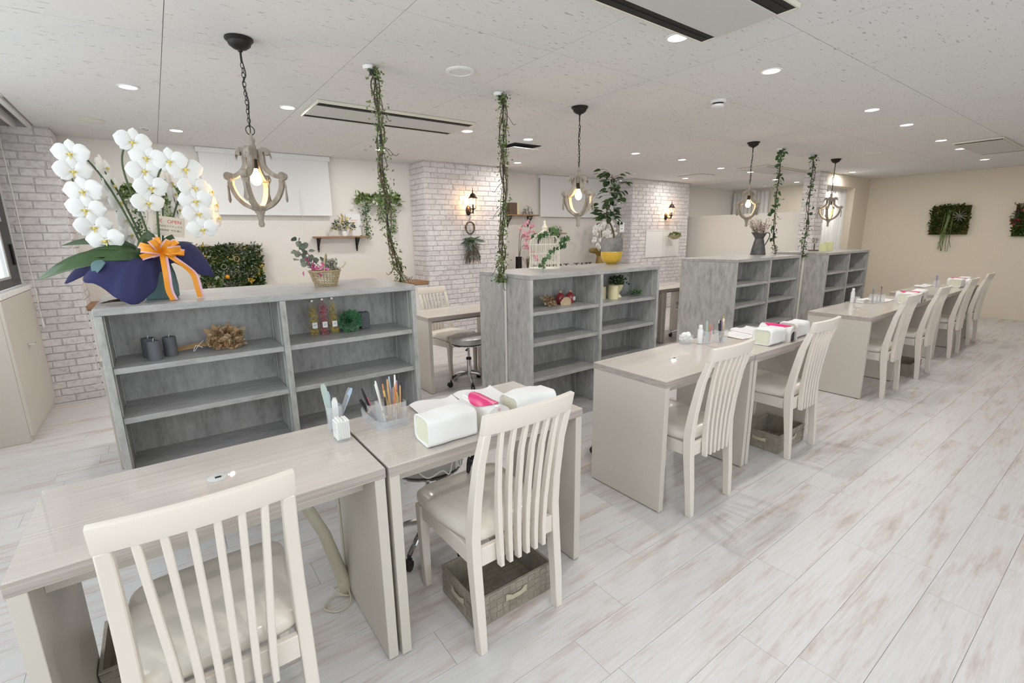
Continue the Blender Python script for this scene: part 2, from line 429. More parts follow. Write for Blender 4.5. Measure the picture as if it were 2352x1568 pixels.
wall('wall_front', [(X0-.1, X1+.1, Y0-.1, Y0, 0, .80), (X0-.1, X1+.1, Y0-.1, Y0, 2.30, ZT), (X0-.1, -.7, Y0-.1, Y0, .80, 2.30), (3.7, X1+.1, Y0-.1, Y0, .80, 2.30)] +
     [(x, x+.07, Y0-.1, Y0, .80, 2.30) for x in (.4, 1.5, 2.6)], 'wall_paint', 'white wall behind the viewer')
wall('wall_partition', [(9.0, 9.07, 3.73, Y1, 0, 1.745)], 'wall_paint', 'cream half-height partition wall')
wall('wall_curtain', [(9.03, X1, 3.5, 3.58, 2.18, ZT), (10.25, X1, 3.5, 3.58, 0, 2.18)], 'far_wall_paint', 'beige wall with curtained opening')
g = MB().box(9.03, 9.04, 3.73, Y1, 1.745, ZC).build('window_2', 'window_glass'); struct(g, 'clear glass band above the cream partition')
MB().box(9.0, 9.07, 3.73, Y1, 1.745, 1.765).build('window_frame', 'white_paint', g)
wall('baseboard_far', [(X1-.012, X1, Y0, 3.5, 0, .06)], 'far_wall_paint', 'low beige skirting of far wall')

# left window with black sash, roller mechanism and bars outside
w1 = struct(MB().box(-.958, -.946, 4.74, 4.79, 1.085, 2.33).box(-.958, -.946, 5.44, 5.73, 1.085, 2.33).box(-.958, -.946, 4.79, 5.44, 1.085, 1.15).box(-.958, -.946, 4.79, 5.44, 2.27, 2.33)
            .build('window_1', 'window_black', bevel=.002), 'black framed window at the left')
MB().box(-.954, -.951, 4.79, 5.40, 1.15, 2.27).build('pane', 'window_glass', w1)
MB().box(-.957, -.947, 5.40, 5.44, 1.15, 2.27).box(-.957, -.947, 4.79, 5.40, 1.15, 1.17).build('sash', 'alu', w1, bevel=.002)
MB().box(-.945, -.93, 5.615, 5.64, 1.25, 1.42).build('handle', 'window_black', w1, bevel=.004)
MB().box(-.95, -.935, 5.73, 5.765, 1.085, 2.34).build('window_frame', 'white_paint', w1)
gr = thing('window_grille', 'thin grey railing bars outside the left window', 'grille', (-1.13, 6.1, 1.1))
for k in range(9): MB().box(-.01, .01, -.33, .9, .05+k*.11, .062+k*.11).build('bar', 'grey_plastic', gr)
MB().box(-.02, .0, -.33, -.29, -1.1, 1.1).build('post', 'grey_plastic', gr); MB().box(-.02, .0, .86, .9, -1.1, 1.1).build('post', 'grey_plastic', gr)
bl = thing('pleated_blind', 'cream pleated blind half drawn over the left window', 'blind', (-.928, 5.08, 1.62))
m = MB()
for k in range(24): m.box(-.008, .008, -.32, .30, .03*k, .03*k+.022)
m.build('pleats', 'screen_fabric', bl); MB().box(-.010, .010, -.32, .30, -.03, 0).build('bottom_bar', 'alu', bl)
c = thing('blind_cord', 'long white bead cord hanging beside left window', 'cord', (-.86, 5.62, 2.33))
MB().tube([(0, 0, 0), (.0, .012, -.7), (0, .02, -1.55)], .004, 6).build('cord', 'cord_white', c)
MB().lathe([(.004, -1.62), (.009, -1.60), (.007, -1.56), (.003, -1.54)], 8, (0, .02, 0)).build('weight', 'white_plastic', c)

# ---- brick pillars: mortar core with every brick proud of it
BL, BH, MO = .195, .0655, .0055
bmesh_cache = {}
def brick_mesh(wd, var):
    key = (round(wd, 3), var)
    if key in bmesh_cache: return bmesh_cache[key]
    q = random.Random(var*77+int(wd*1000)); h = BH-MO; j = lambda s: q.uniform(-s, s)
    P = [(.002+j(.0015), .002+j(.0015)), (wd/2, j(.0015)), (wd-.002+j(.0015), .002+j(.0015)), (wd-.001+j(.001), h/2), (wd-.002+j(.0015), h-.002+j(.0015)), (wd/2, h+j(.0015)), (.002+j(.0015), h-.002+j(.0015)), (.001+j(.001), h/2)]
    mb = MB(); n = len(P); ins = .0035
    cx, cz = wd/2, h/2
    vs = [(a, 0, b) for a, b in P]+[(a, -.006, b) for a, b in P]+[(a+(ins if a < cx else -ins)*(abs(a-cx) > .01), -.0095, b+(ins if b < cz else -ins)*(abs(b-cz) > .005)) for a, b in P]
    fs = []
    for L in (0, 1):
        for i in range(n): fs.append((L*n+i, L*n+(i+1) % n, (L+1)*n+(i+1) % n, (L+1)*n+i))
    fs.append(tuple(2*n+i for i in range(n))); mb.add(vs, fs)
    bmesh_cache[key] = mb; return mb
bm_me = {}
def pillar(name, label, x0, x1, y0, y1, faces, limit=300, zmin=0.):
    core = struct(MB().box(x0, x1, y0, y1, 0, ZT).build(name, 'mortar'), label)
    L = []
    q = random.Random(int(abs(x0)*100))
    for fc in faces:
        W = (x1-x0) if fc in ('-y',) else (y1-y0)
        rows = int(ZC/BH)+1
        for r in range(rows):
            z = r*BH+MO/2
            if z+BH-MO > ZC: break
            u = -BL/2 if r % 2 else 0.
            u -= q.uniform(0, .03)
            while u < W:
                wv = BL*q.choice((1, 1, 1, .82, 1.12)); a, b = max(u, 0)+MO/2, min(u+wv, W)-MO/2; u += wv
                if b-a < .025: continue
                L.append((z, fc, round(a, 3), round((b-a)/.01)*.01-(.0 if b < W-.01 else 0)))
    L.sort(key=lambda t: -t[0]); rest = MB(); cnt = 0
    for z, fc, a, wd in L:
        if fc == '-y': loc, rz = (x0+a, y0, z), 0.
        elif fc == '-x': loc, rz = (x0, y1-a, z), -PI/2
        else: loc, rz = (x1, y0+a, z), PI/2
        wd = min(wd, ((x1-x0) if fc == '-y' else (y1-y0))-a+.004); wd = round(wd, 3); var = q.randrange(3)
        if cnt < limit and z > zmin:
            key = (wd, var)
            if key not in bm_me: bm_me[key] = brick_mesh(wd, var).mesh('brick', 'whitewashed_brick')
            link('brick', bm_me[key], core, loc, (0, 0, rz)); cnt += 1
        else: rest.merge(brick_mesh(wd, var), Matrix.Translation(loc) @ Matrix.Rotation(rz, 4, 'Z'))
    if rest.v: o = rest.build('brick_rest', 'whitewashed_brick', core); o['kind'] = 'stuff'
    return core
pillar('wall_pillar_window', 'whitewashed brick pillar beside left window', -.948, -.575, 5.74, Y1, ['-y', '+x'])
pillar('wall_pillar_lantern', 'whitewashed brick pillar with lantern and green swag', 2.87, 4.13, 5.73, Y1, ['-y', '-x'])
pillar('wall_pillar_panel', 'whitewashed brick pillar with lantern above white access panel', 6.83, 8.52, 5.70, Y1, ['-y', '-x'])
pillar('wall_pillar_partition', 'narrow whitewashed brick pillar at partition end', 8.74, 9.02, 3.49, 3.73, ['-y', '-x'], 130, .95)

# built-in ledge cabinet under the left window
cab = thing('ledge_cabinet', 'beige built-in cabinet with one door under the left window', 'cabinet', (-1.18, 5.22, 0))
MB().box(-.315, .262, -.515, .51, 0, 1.04).build('body', 'desk_panel', cab, bevel=.003)
d = MB().box(.262, .28, -.515, .505, .05, 1.035).build('door', 'desk_panel', cab, bevel=.002)
MB().box(.28, .288, -.06, -.04, .62, .66).tube([(.288, -.05, .65), (.315, -.05, .65), (.315, .02, .65)], .008, 8).build('handle', 'alu', d, smooth=True)
[MB().box(.27, .284, .49, .50, z_, z_+.07).build('hinge', 'alu', cab) for z_ in (.2, .85)]
MB().box(-.315, .285, -.515, .513, 1.04, 1.08).build('sill_board', 'white_paint', cab, bevel=.003)

# low back counters with brown tops between the pillars
def counter(x0, x1, label):
    t = thing('back_counter', label, 'counter', (x0, 5.78, 0)); W = x1-x0
    MB().box(0, W, 0, .36, .05, .82).build('body', 'white_paint', t)
    MB().box(0, W, .03, .36, 0, .05).build('plinth', 'desk_panel', t)
    n = max(2, round(W/.43)); s = W/n
    for i in range(n):
        d = MB().box(i*s+.004, (i+1)*s-.004, -.018, 0, .06, .815).build('door', 'white_paint', t, bevel=.002)
        MB().box(i*s+.03, i*s+.05, -.023, -.018, .1, .78).box((i+1)*s-.05, (i+1)*s-.03, -.023, -.018, .1, .78).box(i*s+.05, (i+1)*s-.05, -.023, -.018, .1, .12).box(i*s+.05, (i+1)*s-.05, -.023, -.018, .76, .78).build('moulding', 'white_paint', d)
    MB().box(-.0, W, -.04, .36, .82, .86).build('top', 'brown_wood', t, bevel=.003)
    return t
counter(-.57, 2.865, 'white low counter with brown wooden top along wall behind orchid')
counter(4.135, 6.825, 'white low counter with brown top between the two lantern pillars')

# access panel in the third pillar
ap = thing('access_panel', 'white double-door access panel set into lantern brick pillar', 'panel', (7.74, 5.69, 1.0))
MB().box(-.50, .50, -.012, -.001, 0, .02).box(-.50, .50, -.012, -.001, .48, .50).box(-.50, -.48, -.012, -.001, .02, .48).box(.48, .50, -.012, -.001, .02, .48).build('frame', 'white_paint', ap)
MB().box(-.478, -.002, -.009, -.001, .022, .478).build('door', 'white_paint', ap); MB().box(.002, .478, -.009, -.001, .022, .478).build('door', 'white_paint', ap)

# sheer curtain in the opening and blind strips behind the glass
def curtain(name, label, x0, x1, y, z0, z1, n, amp, axis='x'):
    m = MB(); N = n*8; vs = []; fs = []
    for i in range(N+1):
        u = x0+(x1-x0)*i/N; a = amp*math.sin(2*PI*n*i/N)+amp*.4*math.sin(2*PI*n*.37*i/N+1)
        for z in (z0, z1):
            k = 1. if z == z0 else .7
            for th in (0, .004): vs.append((u, y+a*k+th, z) if axis == 'x' else (y+a*k+th, u, z))
    for i in range(N):
        a = i*4; b = a+4; fs += [(a, b, b+2, a+2), (a+1, a+3, b+3, b+1), (a, a+1, b+1, b), (a+2, b+2, b+3, a+3)]
    m.add(vs, fs); o = m.build(name, 'curtain_sheer', smooth=2); return tag(o, label, 'curtain')
curtain('sheer_curtain', 'white sheer curtain hanging in opening beside far pillar', 9.05, 10.24, 3.62, .02, 2.17, 11, .03)
curtain('sheer_curtain', 'white curtain edge seen through glass above cream partition', 5.3, 6.1, 10.85, .02, 2.3, 9, .02, 'y')

# roller screens on the rear wall
def screen(x0, x1, z0, label, cord):
    t = thing('roller_blind', label, 'blind', ((x0+x1)/2, 6.10, z0)); h = (x1-x0)/2
    MB().box(-h, h, -.006, -.001, .012, ZC-z0-.03).build('fabric', 'screen_fabric', t)
    MB().box(-h, h, -.016, .006, 0, .02).build('bottom_bar', 'white_plastic', t, bevel=.004)
    MB().box(-h-.02, h+.02, -.03, .045, ZC-z0-.055, ZC-z0-.002).build('headbox', 'white_plastic', t, bevel=.005)
    m = MB().tube([(cord, -.02, .3), (cord+.005, -.02, -.2)], .0025, 5); m.lathe([(.002, 0), (.008, -.01), (.007, -.03), (.001, -.035)], 8, (cord+.005, -.02, -.2)); m.build('pull_cord', 'cord_white', t)
screen(.50, 1.80, 1.69, 'wide white roller blind lowered on rear wall behind nearest pendant', .30)
screen(5.08, 6.80, 1.72, 'white roller blind on rear wall behind second pendant lamp', .55)

# ================================================================== CEILING FITTINGS
def downlight0():
    t = thing('downlight', '', 'downlight', (0, 0, ZC), 0, 'round ceiling downlights')
    MB().lathe([(.046, -.001), (.047, -.006), (.058, -.006), (.060, -.001)], 24).build('trim_ring', 'white_plastic', t, smooth=True)
    MB().lathe([(.046, -.001), (.046, -.0035), (.001, -.0035)], 24).build('lens', 'lamp_disc', t)
    return t
def lamp(kind, name, energy, col, parent, loc, size=.09):
    l = bpy.data.lights.new(name, kind); l.energy = energy; l.color = col
    if kind == 'AREA': l.shape = 'DISK'; l.size = size
    else: l.shadow_soft_size = size
    o = bpy.data.objects.new(name, l); COL.objects.link(o); o.parent = parent; o.location = loc; return o
WARM = (1., .965, .92)
dl = downlight0(); first = True
rows = [('above the front desks', [(2.21, 1.60), (3.11, 1.58), (4.75, 1.58), (5.68, 1.60), (6.98, 1.64), (7.90, 1.66), (9.4, 1.7)]),
        ('between the bookcases and rear wall', [(.01, 4.02), (.93, 4.0), (2.45, 3.98), (3.16, 3.98), (4.78, 3.96), (5.71, 3.96), (6.96, 4.15), (7.81, 4.15)]),
        ('close to the rear wall', [(.30, 5.33), (2.14, 5.30), (4.01, 5.28), (7.65, 5.22)]),
        ('over the room behind the partition', [(9.35, 4.48), (10.2, 4.48)]),
        ('by the sheer curtain', [(9.37, 3.27)]),
        ('overhead behind the viewer', [(.3, .2), (1.2, -.9), (4.7, -.9), (7.6, -.9)])]
dls = []
for where, L in rows:
    for i, (x, y) in enumerate(L):
        o = dl if first else copy_tree(dl); first = False
        o.location = (x, y, ZC); o['label'] = ('glowing round downlight in ceiling %s' % where) if len(L) == 1 else ('%s round downlight from left in ceiling row %s' % (ORD[i], where)); dls.append(o)
for o in dls: lamp('AREA', 'downlight_lamp', DOWN_W, WARM, o, (0, 0, -.012), .085)
# eyeball spots beside the rear-wall row
def spot(x, y, label):
    t = thing('eyeball_spot', label, 'spotlight', (x, y, ZC), 0, 'small swivel spots')
    MB().lathe([(.034, -.001), (.036, -.006), (.050, -.006), (.052, -.001)], 20).build('trim_ring', 'white_plastic', t, smooth=True)
    MB().lathe([(.001, -.022), (.02, -.018), (.033, -.004), (.034, -.001)], 16).build('eyeball', 'chrome', t, smooth=True)
spot(.087, 5.38, 'small chrome eyeball spot in ceiling near window pillar'); spot(1.985, 5.33, 'small chrome eyeball spot in ceiling behind first hanging vine'); spot(4.73, 5.28, 'small chrome eyeball spot in ceiling left of second pendant lamp'); spot(6.3, 5.25, 'small chrome eyeball spot in ceiling behind potted tree')
def disc(name, x, y, r, h, mat, label, cat):
    t = thing(name, label, cat, (x, y, ZC))
    MB().lathe([(r, -.001), (r, -h*.6), (r*.93, -h), (r*.74, -h), (r*.72, -h*.7)], 28).build('rim', mat, t, smooth=True)
    MB().lathe([(r*.715, -.001), (r*.715, -h*.75), (.001, -h*.75)], 28).build('grille', 'screen_fabric', t)
disc('ceiling_speaker', 1.575, 2.615, .085, .012, 'white_plastic', 'round ivory ceiling speaker between first two pendants', 'speaker')
disc('ceiling_speaker', -.258, 5.25, .085, .006, 'ivory_plastic', 'flat cream round ceiling cover near window pillar', 'cover')
disc('ceiling_speaker', 7.3, 2.35, .085, .008, 'white_plastic', 'round ceiling speaker near far hanging vines', 'speaker')
disc('ceiling_speaker', 9.3, 2.3, .085, .008, 'white_plastic', 'small pale round ceiling cover nearest beige end wall', 'cover')
sd = thing('smoke_detector', 'white smoke detector on ceiling between front desks and bookcases', 'smoke detector', (3.45, 2.12, ZC))
MB().lathe([(.055, -.001), (.056, -.012), (.048, -.02), (.044, -.02)], 24).build('base', 'white_plastic', sd, smooth=True)
MB().lathe([(.036, -.02), (.036, -.032)], 24).build('vent', 'black_plastic', sd); MB().lathe([(.044, -.031), (.042, -.045), (.02, -.052), (.001, -.053)], 24).build('cap', 'white_plastic', sd, smooth=True)
def aircon(x0, x1, y0, y1, label, slots='y', rim='ivory_plastic', sw=.075):
    t = thing('ceiling_aircon', label, 'air conditioner', ((x0+x1)/2, (y0+y1)/2, ZC)); hx, hy = (x1-x0)/2, (y1-y0)/2; f = .013; s = sw
    MB().box(-hx, hx, -hy, -hy+f, -.022, -.001).box(-hx, hx, hy-f, hy, -.022, -.001).box(-hx, -hx+f, -hy+f, hy-f, -.022, -.001).box(hx-f, hx, -hy+f, hy-f, -.022, -.001).build('frame', rim, t, bevel=.003)
    MB().box(-hx+f, hx-f, -hy+f, hy-f, -.019, -.002).build('slot', 'vent_black', t)
    if slots == 'y':
        MB().box(-hx+f, hx-f, -hy+f+s, hy-f-s, -.0235, -.0195).build('panel', 'grey_plastic', t, bevel=.003)
        for sg in (-1, 1): MB().box(-hx+f+.02, hx-f-.02, sg*(hy-f-s*.45)-.006, sg*(hy-f-s*.45)+.006, -.0215, -.0195).build('louver', 'vent_black', t)
    else:
        MB().box(-hx+f+s, hx-f-s, -hy+f, hy-f, -.0235, -.0195).build('panel', 'grey_plastic', t, bevel=.003)
    return t
aircon(1.05, 2.34, 3.66, 4.14, 'long cream ceiling air conditioner behind the first hanging vine')
aircon(1.04, 2.33, 1.085, 1.55, 'cream ceiling air conditioner cut off by the top edge of photo')
aircon(7.27, 8.66, 1.20, 1.61, 'cream ceiling air conditioner near the beige end wall', 'x')
aircon(7.24, 8.55, 3.60, 4.04, 'cream ceiling air conditioner in front of partition glass', sw=.016)
v = thing('ceiling_vent', 'small open square ceiling vent with black gap beside second vine', 'vent', (3.31, 4.30, ZC))
MB().box(-.19, .19, -.15, .15, -.006, -.001).build('frame', 'white_plastic', v); MB().box(-.175, .175, -.135, .135, -.012, -.007).build('opening', 'vent_black', v); MB().box(-.165, .165, -.10, .135, -.045, -.037).build('flap', 'white_plastic', v)
MB().tube([(-.12, .1, -.037), (-.12, .1, -.012)], .005, 6).tube([(.12, .1, -.037), (.12, .1, -.012)], .005, 6).build('flap_pin', 'alu', v)
h = thing('ceiling_hatch', 'thin square access hatch in ceiling over third brick pillar', 'hatch', (7.49, 4.9, ZC))
MB().box(-.2, .2, -.22, .22, -.004, -.001).build('frame', 'joint_grey', h); MB().box(-.19, .19, -.21, .21, -.006, -.0045).build('lid', 'white_paint', h)

# ================================================================== BOOKCASES
BW, BD, BHT = 1.455, .66, 1.155
def bookcase0():
    t = thing('bookcase', '', 'bookcase', (0, 0, 0), 0, 'low grey double-sided bookcases'); h = BW/2; th = .028
    MB().box(-h, h, -BD/2, BD/2, BHT-.032, BHT).build('top', 'grey_board_flat', t, bevel=.0025)
    for s in (-1, 1): MB().box(s*h-(th if s > 0 else 0), s*h+(th if s < 0 else 0), -BD/2, BD/2, 0, BHT-.0325).build('side_panel', 'grey_board', t, bevel=.0015)
    MB().box(-th/2, th/2, -BD/2, BD/2, 0, BHT-.0325).build('divider', 'grey_board', t, bevel=.0015)
    for s in (-1, 1): MB().box(min(s*th/2, s*(h-th)), max(s*th/2, s*(h-th)), -.012, .012, .07, BHT-.0325).build('back_panel', 'grey_board', t)
    for fy in (-1, 1):
        for s in (-1, 1):
            xa, xb = sorted((s*(th/2+.0008), s*(h-th-.0008)))
            for z in (.889, .66, .39):
                ya, yb = sorted((fy*.0125, fy*(BD/2-.012)))
                MB().box(xa, xb, ya, yb, z-.026, z).build('shelf', 'grey_board_flat', t, bevel=.0015)
            ya, yb = sorted((fy*.0125, fy*(BD/2-.004)))
            MB().box(xa, xb, ya, yb, 0, .07).build('bottom_board', 'grey_board_flat', t)
            m = MB()
            for xx in (xa+.0005, xb-.0005):
                for yy in (fy*.06, fy*(BD/2-.055)): m.box(xx-.0012, xx+.0012, yy-.003, yy+.003, .08, BHT-.04)
            m.build('peg_strip', 'shelf_peg_strip', t)
    return t
bc = bookcase0(); BY = 2.607+BD/2
BXS = [-.245, 2.08, 4.81, 7.055]
BLAB = ['grey bookcase nearest the camera with orchid and flower basket on top', 'grey bookcase with birdcage and potted tree on top', 'grey bookcase with dark metal pitcher on top', 'far grey bookcase with pale candles and glass dome on top']
for i, x in enumerate(BXS):
    o = bc if i == 0 else copy_tree(bc); o.location = (x+BW/2, BY, 0); o['label'] = BLAB[i]
def duct(x, y, label):
    t = thing('cable_duct', label, 'duct', (x, y, 0)); MB().box(-.008, 0, -.011, .011, 0, 1.12).build('cover', 'cord_white', t, bevel=.003)
    MB().box(-.010, 0, -.014, .014, 1.12, 1.15).build('end_cap', 'white_plastic', t, bevel=.003)
duct(2.079, 2.90, 'white vertical cable duct on side of the birdcage bookcase'); duct(7.054, 2.90, 'white vertical cable duct on side of far bookcase')

# ================================================================== DESKS
DW, DD, DH = .855, .49, .72
def desk0():
    t = thing('nail_desk', '', 'desk', (0, 0, 0), 0, 'wood-grain nail desks'); h = DW/2; e = DD/2
    MB().box(-h+.001, h-.001, -e+.001, e-.001, DH-.036, DH).build('top', 'desk_top', t, bevel=.0015)
    MB().box(-h, h, -e, e, DH-.035, DH-.004).build('edge_band', 'desk_edge', t)
    for s in (-1, 1):
        xa, xb = sorted((s*(h-.002), s*(h-.036)))
        MB().box(xa, xb, -e+.002, e-.002, .006, DH-.036).build('side_panel', 'desk_panel', t, bevel=.0015)
        MB().lathe([(.011, 0), (.011, .006)], 10, (s*(h-.018), -e+.03, 0)).lathe([(.011, 0), (.011, .006)], 10, (s*(h-.018), e-.03, 0)).build('glide', 'black_plastic', t)
    MB().box(-h+.0365, h-.0365, -e+.12, -e+.138, .600, DH-.0365).build('rail', 'desk_panel', t)
    for s in (-1, 1):
        xa, xb = sorted((s*(h-.0365), s*(h-.052))); MB().box(xa, xb, -e+.139, e-.02, .655, DH-.0365).build('cleat', 'desk_panel', t)
    gx = -.005; g = MB().lathe([(.001, DH+.0022), (.026, DH+.0022), (.028, DH+.001), (.028, DH+.0002)], 24, (gx, .01, 0)).build('grommet', 'grey_plastic', t, smooth=True)
    MB().box(gx-.007, gx+.010, .002, .014, DH+.0022, DH+.0028).build('slot', 'vent_black', g)
    return t
dk = desk0()
DESKS = [(.063, 1.60, 0, 'nearest nail desk, mostly bare, in front of the white foreground chair'),
         (.926, 1.592, 0, 'nail desk with brush caddy, rolled white towels and pink-topped lamp'),
         (2.352, 1.592, 0, 'nail desk past the first gap, cotton jar and white bottle at its right end'),
         (3.216, 1.592, 0, 'nail desk with towels and lamp joined to the cotton-jar desk'),
         (5.165, 1.615, 0, 'nearer nail desk of the third front pair'),
         (6.028, 1.615, 0, 'farther nail desk of the third front pair, carrying towel rolls'),
         (7.34, 1.615, 0, 'nearer nail desk of the last front pair by the beige wall'),
         (8.203, 1.63, 0, 'last front nail desk, closest to the beige end wall'),
         (.06, 3.99, PI, 'rear nail desk peeping out left of the nearest bookcase'),
         (.925, 3.99, PI, 'rear nail desk hidden behind right half of nearest bookcase'),
         (2.308, 4.07, PI, 'rear nail desk seen through gap beside round silver stool'),
         (3.17, 4.07, PI, 'rear nail desk behind the birdcage bookcase'),
         (4.86, 4.05, PI, 'rear nail desk with drawer cabinet beneath, in second bookcase gap'),
         (5.725, 4.05, PI, 'rear nail desk with silver stool, left of pitcher bookcase')]
for i, (x, y, r, lab) in enumerate(DESKS):
    o = dk if i == 0 else copy_tree(dk); o.location = (x, y, 0); o.rotation_euler = (0, 0, r); o['label'] = lab

# ================================================================== CHAIRS
def chair0():
    t = thing('dining_chair', '', 'chair', (0, 0, 0), 0, 'slat-back dining chairs')
    P = 'chair_paint'
    post = lambda s: [(s*.178, -.205, 0, .016, .017), (s*.180, -.196, .15, .017, .019), (s*.180, -.178, .33, .0175, .023), (s*.179, -.172, .44, .0175, .024), (s*.176, -.186, .56, .0165, .021), (s*.173, -.215, .72, .0155, .018), (s*.170, -.252, .835, .0145, .015)]
    for s in (-1, 1): MB().sweep(post(s)).build('rear_leg', P, t, smooth=True, bevel=.003)
    for s in (-1, 1): MB().sweep([(s*.170, .215, 0, .015, .015), (s*.176, .212, .2, .018, .018), (s*.178, .208, .385, .021, .021)]).build('front_leg', P, t, smooth=True, bevel=.003)
    # top rail, bowed backwards
    m = MB(); N = 10; vs = []; fs = []
    for i in range(N+1):
        x = -.187+.374*i/N; b = -.018*(1-(x/.187)**2)
        for y, z in ((-.264+b, .834), (-.240+b, .834), (-.258+b, .902), (-.280+b, .900)): vs.append((x, y, z))
    for i in range(N):
        for k in range(4): fs.append((i*4+k, i*4+(k+1) % 4, i*4+4+(k+1) % 4, i*4+4+k))
    fs += [(3, 2, 1, 0), tuple(N*4+k for k in range(4))]; m.add(vs, fs).build('top_rail', P, t, smooth=True, bevel=.004, seg=2)
    for i in range(6):
        x = -.118+.0472*i; b = -.018*(1-(x/.187)**2)
        m = MB().sweep([(x*.80, -.214, .315, .0085, .013), (x*.82, -.212, .40, .009, .014), (x*.86, -.214, .50, .009, .014), (x*.92, -.226, .62, .0085, .0125), (x*.97, -.243, .74, .008, .011), (x, -.254+b, .838, .0078, .009)])
        m.build('slat', P, t, smooth=True, bevel=.0025)
    MB().box(-.1625, .1625, -.194, -.172, .325, .395).build('rear_apron', P, t, bevel=.003)
    MB().box(-.157, .157, .198, .220, .325, .392).build('front_apron', P, t, bevel=.003)
    for s in (-1, 1): MB().box(s*.178-.011, s*.178+.011, -.150, .187, .325, .392).build('side_apron', P, t, bevel=.003)
    # padded seat: rounded outline, domed
    out = []
    for k in range(32):
        a = 2*PI*k/32; ca, sa = math.cos(a), math.sin(a); e = .24
        out.append((math.copysign(abs(ca)**e, ca), math.copysign(abs(sa)**e, sa)))
    m = MB(); vs = []; fs = []; rings = [(1.0, .397), (1.03, .412), (1.02, .432), (.95, .447), (.75, .453), (.4, .456)]
    for sc, z in rings:
        for a, b in out:
            wx = .199 if b > 0 else .178
            vs.append((a*wx*sc, .030+b*.208*sc if b > 0 else .030+b*.196*sc, z))
    for r in range(len(rings)-1):
        for k in range(32): fs.append((r*32+k, r*32+(k+1) % 32, (r+1)*32+(k+1) % 32, (r+1)*32+k))
    fs += [tuple(range(32))[::-1], tuple((len(rings)-1)*32+k for k in range(32))]
    m.add(vs, fs).build('seat', 'cream_vinyl', t, smooth=2)
    return t
ch = chair0()
CH = [(.004, 1.402, 0, 'white slat-back chair in the foreground, cut off by the bottom edge'),
      (.905, 1.407, .02, 'cream slat-back chair at the brush-caddy desk, woven tray beneath'),
      (2.212, 1.445, .0, 'cream slat-back chair at the nearer desk past the first gap'),
      (3.275, 1.438, .0, 'cream slat-back chair at the second pair of desks, woven tray beneath'),
      (5.107, 1.47, .0, 'cream chair at the nearer desk of the third front pair'),
      (6.028, 1.46, .0, 'cream chair at the farther desk of the third front pair'),
      (7.277, 1.478, .0, 'cream chair at the nearer desk of the last pair'),
      (8.238, 1.50, .0, 'cream chair farthest away, nearest the beige end wall'),
      (2.40, 4.40, PI+.20, 'cream chair facing forward behind the rear desk in first bookcase gap')]
for i, (x, y, r, lab) in enumerate(CH):
    o = ch if i == 0 else copy_tree(ch); o.location = (x, y, 0); o.rotation_euler = (0, 0, r); o['label'] = lab

# ================================================================== STOOLS
def stool0():
    t = thing('rolling_stool', '', 'stool', (0, 0, 0), 0, 'silver rolling stools')
    st = MB().lathe([(.150, .415), (.172, .425), (.180, .45), (.176, .475), (.155, .49), (.08, .493), (.001, .492)], 32).build('seat', 'stool_vinyl', t, smooth=True)
    m = MB()
    for k in range(6):
        a = k*PI/3; m.tube([(.02*math.cos(a), .02*math.sin(a), .4935), (.10*math.cos(a), .10*math.sin(a), .4925), (.165*math.cos(a), .165*math.sin(a), .484)], .0022, 5)
    m.build('seam', 'stool_vinyl', st)
    MB().lathe([(.150, .402), (.166, .404), (.168, .412), (.150, .4145)], 32).build('seat_ring', 'chrome', t, smooth=True)
    MB().box(-.09, .09, -.02, .02, .385, .402).box(-.02, .02, -.09, .09, .385, .402).build('mount_plate', 'chrome', t)
    MB().tube([(.0, 0, .378), (-.06, -.05, .372), (-.10, -.08, .372)], [.006, .006, .011], 8).build('lever', 'black_plastic', t, smooth=True)
    MB().lathe([(.012, .27), (.012, .385)], 14).build('piston', 'chrome', t, smooth=True)
    MB().lathe([(.026, .25), (.028, .262), (.020, .275)], 16).build('collar', 'black_plastic', t, smooth=True)
    MB().lathe([(.022, .09), (.024, .11), (.021, .25)], 16).build('column', 'chrome', t, smooth=True)
    for k in range(5):
        a = .35+k*2*PI/5; c, s = math.cos(a), math.sin(a)
        m = MB().tube([(c*.015, s*.015, .115), (c*.07, s*.07, .108), (c*.14, s*.14, .088), (c*.195, s*.195, .062)], [.018, .016, .013, .011], 8); m.build('leg', 'chrome', t, smooth=True)
        x, y = c*.198, s*.198
        cs = MB().tube([(x, y, .07), (x, y, .045)], .009, 8); cs.box(x-.012, x+.012, y-.012, y+.012, .030, .048)
        cs = cs.build('caster', 'black_plastic', t, bevel=.003)
        m = MB()
        for sg in (-1, 1):
            ax = Vector((-s, c, 0)); p = Vector((x+c*.012, y+s*.012, .024)); m.tube([p+ax*sg*.006, p+ax*sg*.016], .024, 14)
        m.build('wheel', 'black_plastic', cs, smooth=True)
    return t
stl = stool0()
for i, (x, y, r, lab) in enumerate([(2.335, 3.90, .2, 'silver rolling stool with chrome base in gap between first two bookcases'), (.872, 1.87, .9, 'silver rolling stool behind the brush-caddy desk'),
                                    (2.27, 1.87, .4, 'silver rolling stool behind the cotton-jar desk'), (5.86, 3.83, .7, 'silver rolling stool in gap left of the pitcher bookcase')]):
    o = stl if i == 0 else copy_tree(stl); o.location = (x, y, 0); o.rotation_euler = (0, 0, r); o['label'] = lab

